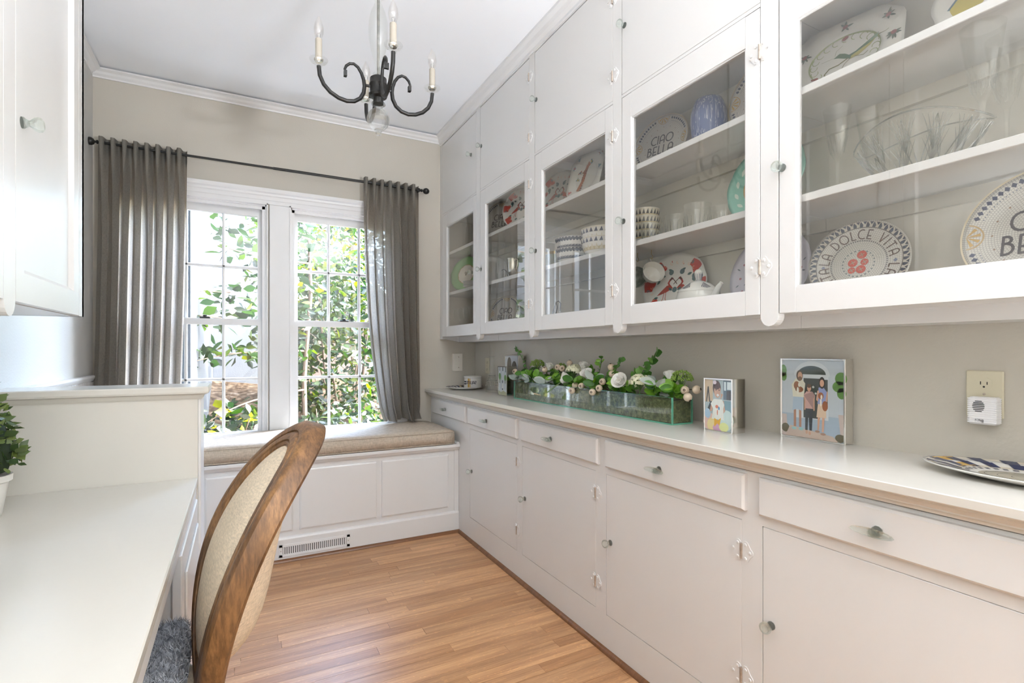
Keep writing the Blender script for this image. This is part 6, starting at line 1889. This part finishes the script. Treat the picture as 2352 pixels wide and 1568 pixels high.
# leaves
def disc_leaf(name, mat, w=.5, L_=1.0, cup=.1):
    pts = [(0, 0, 0)] + [(w*math.sin(PI*t)**.75*s_, L_*t, cup*math.sin(PI*t)) for t, s_ in ((.15, 1), (.4, 1), (.65, 1), (.88, 1))] + [(0, L_, -.02)] + [(-w*math.sin(PI*t)**.75, L_*t, cup*math.sin(PI*t)) for t in (.88, .65, .4, .15)] + [(0, L_*.5, -.03)]
    n_ = len(pts)-1
    return mesh_of(name, MB().add(pts, [(i, (i+1) % n_, n_) for i in range(n_)]), mat, 'all')
M['euc'] = leafy('eucalyptus_green', [(0, (.05, .15, .03, 1)), (1, (.19, .36, .08, 1)), (.5, (.10, .24, .05, 1))], .28)
M['grey_leaf'] = leafy('grey_felt_leaf', [(0, (.30, .35, .31, 1)), (1, (.48, .52, .47, 1))], .15, .8)
M['fresh'] = leafy('fresh_green_leaf', [(0, (.04, .14, .02, 1)), (1, (.24, .45, .06, 1)), (.5, (.11, .28, .03, 1))], .3, .35)
EUC, GREY, FRESH = disc_leaf('leaf', M['euc'], .46, .95), disc_leaf('leaf', M['grey_leaf'], .24), disc_leaf('leaf', M['fresh'], .30)
def sprig(name, label, cat, path, leaf_me, n_, size, spread=1.0, face=True, group=None):
    e = thing(name, label, cat, path[0], group)
    obj('stem', MB().tube(path, [.002]*len(path), 5), M['stem'], e, True)
    P_ = [Vector(p) for p in path]
    for i in range(n_):
        t = (i+.6)/n_*(len(P_)-1); k = min(int(t), len(P_)-2); q = P_[k].lerp(P_[k+1], t-k)
        d = Vector((RNG.normal()*.6, RNG.choice((-1, 1))*RNG.uniform(.5, 1)*spread, RNG.uniform(-.1, .7))).normalized()
        nrm = Vector((-1, -.4, .4)) + Vector(RNG.normal(size=3))*.45
        z = (nrm - d*nrm.dot(d)).normalized(); x = d.cross(z)
        o = obj('leaf', leaf_me, None, e, world=False)
        mt = Matrix((x, d, z)).transposed().to_4x4(); mt.translation = q - P_[0]
        s2 = size*RNG.uniform(.8, 1.2)
        o.matrix_basis = mt @ Matrix.Diagonal((s2, s2, s2, 1))
    return e
G1 = 'green sprigs in the glass planter'
sprig('eucalyptus_sprig', 'tallest round-leaved eucalyptus sprig rising right of the middle', 'sprig', [(1.53, 1.715, 1.04), (1.53, 1.70, 1.11), (1.53, 1.66, 1.155), (1.53, 1.615, 1.195)], EUC, 17, .038, group=G1)
sprig('eucalyptus_sprig', 'round-leaved eucalyptus sprig above the middle berries', 'sprig', [(1.53, 1.90, 1.05), (1.53, 1.885, 1.10), (1.53, 1.85, 1.165)], EUC, 13, .038, group=G1)
sprig('eucalyptus_sprig', 'thin trailing eucalyptus sprig arching up at the far left', 'sprig', [(1.53, 2.68, 1.04), (1.53, 2.72, 1.12), (1.53, 2.78, 1.17), (1.53, 2.815, 1.205), (1.53, 2.85, 1.228)], EUC, 12, .026, group=G1)
sprig('leafy_sprig', 'pointed leaf sprig between the middle roses and berries', 'sprig', [(1.53, 2.02, 1.05), (1.53, 1.99, 1.13), (1.53, 1.985, 1.165)], FRESH, 10, .034, group=G1)
for k, (y_, z, x, n_) in enumerate(((2.72, 1.05, 1.50, 8), (2.62, 1.04, 1.49, 9), (2.52, 1.045, 1.49, 9), (2.40, 1.04, 1.50, 8), (2.18, 1.035, 1.485, 8), (2.02, 1.035, 1.50, 8), (1.85, 1.035, 1.50, 8), (1.62, 1.04, 1.50, 9), (1.52, 1.04, 1.51, 8))):
    lb = ['green leaf sprig at the left end of the planter', 'green leaf sprig second from the left end', 'green leaf sprig below the pale rose', 'green leaf sprig below the left-hand berries', 'green leaf sprig below the front left rose', 'green leaf sprig below the middle roses', 'dark leaf sprig left of the large rose', 'green leaf sprig right of the right hydrangea', 'green leaf sprig under the lime bud cluster'][k]
    sprig('leafy_sprig', lb, 'sprig', [(1.53, y_, 1.015), ((x+1.53)/2, y_-.01, z), (x-.01, y_-.03, z+.02)], FRESH, n_+8, .054, group=G1)
for k, (y_, z, x) in enumerate(((2.76, 1.03, 1.475), (2.60, 1.03, 1.470), (2.43, 1.025, 1.468), (2.03, 1.06, 1.50), (1.60, 1.055, 1.485))):
    lb = ['grey felted leaves hanging at the left end', 'grey felted leaves over the rim second from the left', 'grey felted leaves over the rim below the berries', 'grey felted leaves between the middle roses', 'grey felted leaves near the right end'][k]
    sprig('lambs_ear', lb, 'sprig', [(1.53, y_, 1.02), (x+.02, y_-.01, z+.012), (x, y_-.03, z)], GREY, 9, .062, group='grey felted leaves in the glass planter')

for k, (y_, x, lb) in enumerate(((2.68, 1.55, 'green leaf sprig behind the mossy cluster at the left'), (2.46, 1.555, 'green leaf sprig standing behind the pale rose'), (2.28, 1.555, 'green leaf sprig standing behind the front left rose'), (2.10, 1.555, 'green leaf sprig standing behind the highest rose'), (1.95, 1.555, 'green leaf sprig behind the spilling berries'), (1.77, 1.555, 'green leaf sprig standing behind the large open rose'), (1.58, 1.555, 'green leaf sprig standing behind the right-hand grey leaves'))):
    sprig('leafy_sprig', lb, 'sprig', [(1.54, y_, 1.015), (x, y_, 1.06), (x, y_-.02, 1.095)], FRESH if k % 2 else EUC, 14, .050 if k % 2 else .040, group=G1)
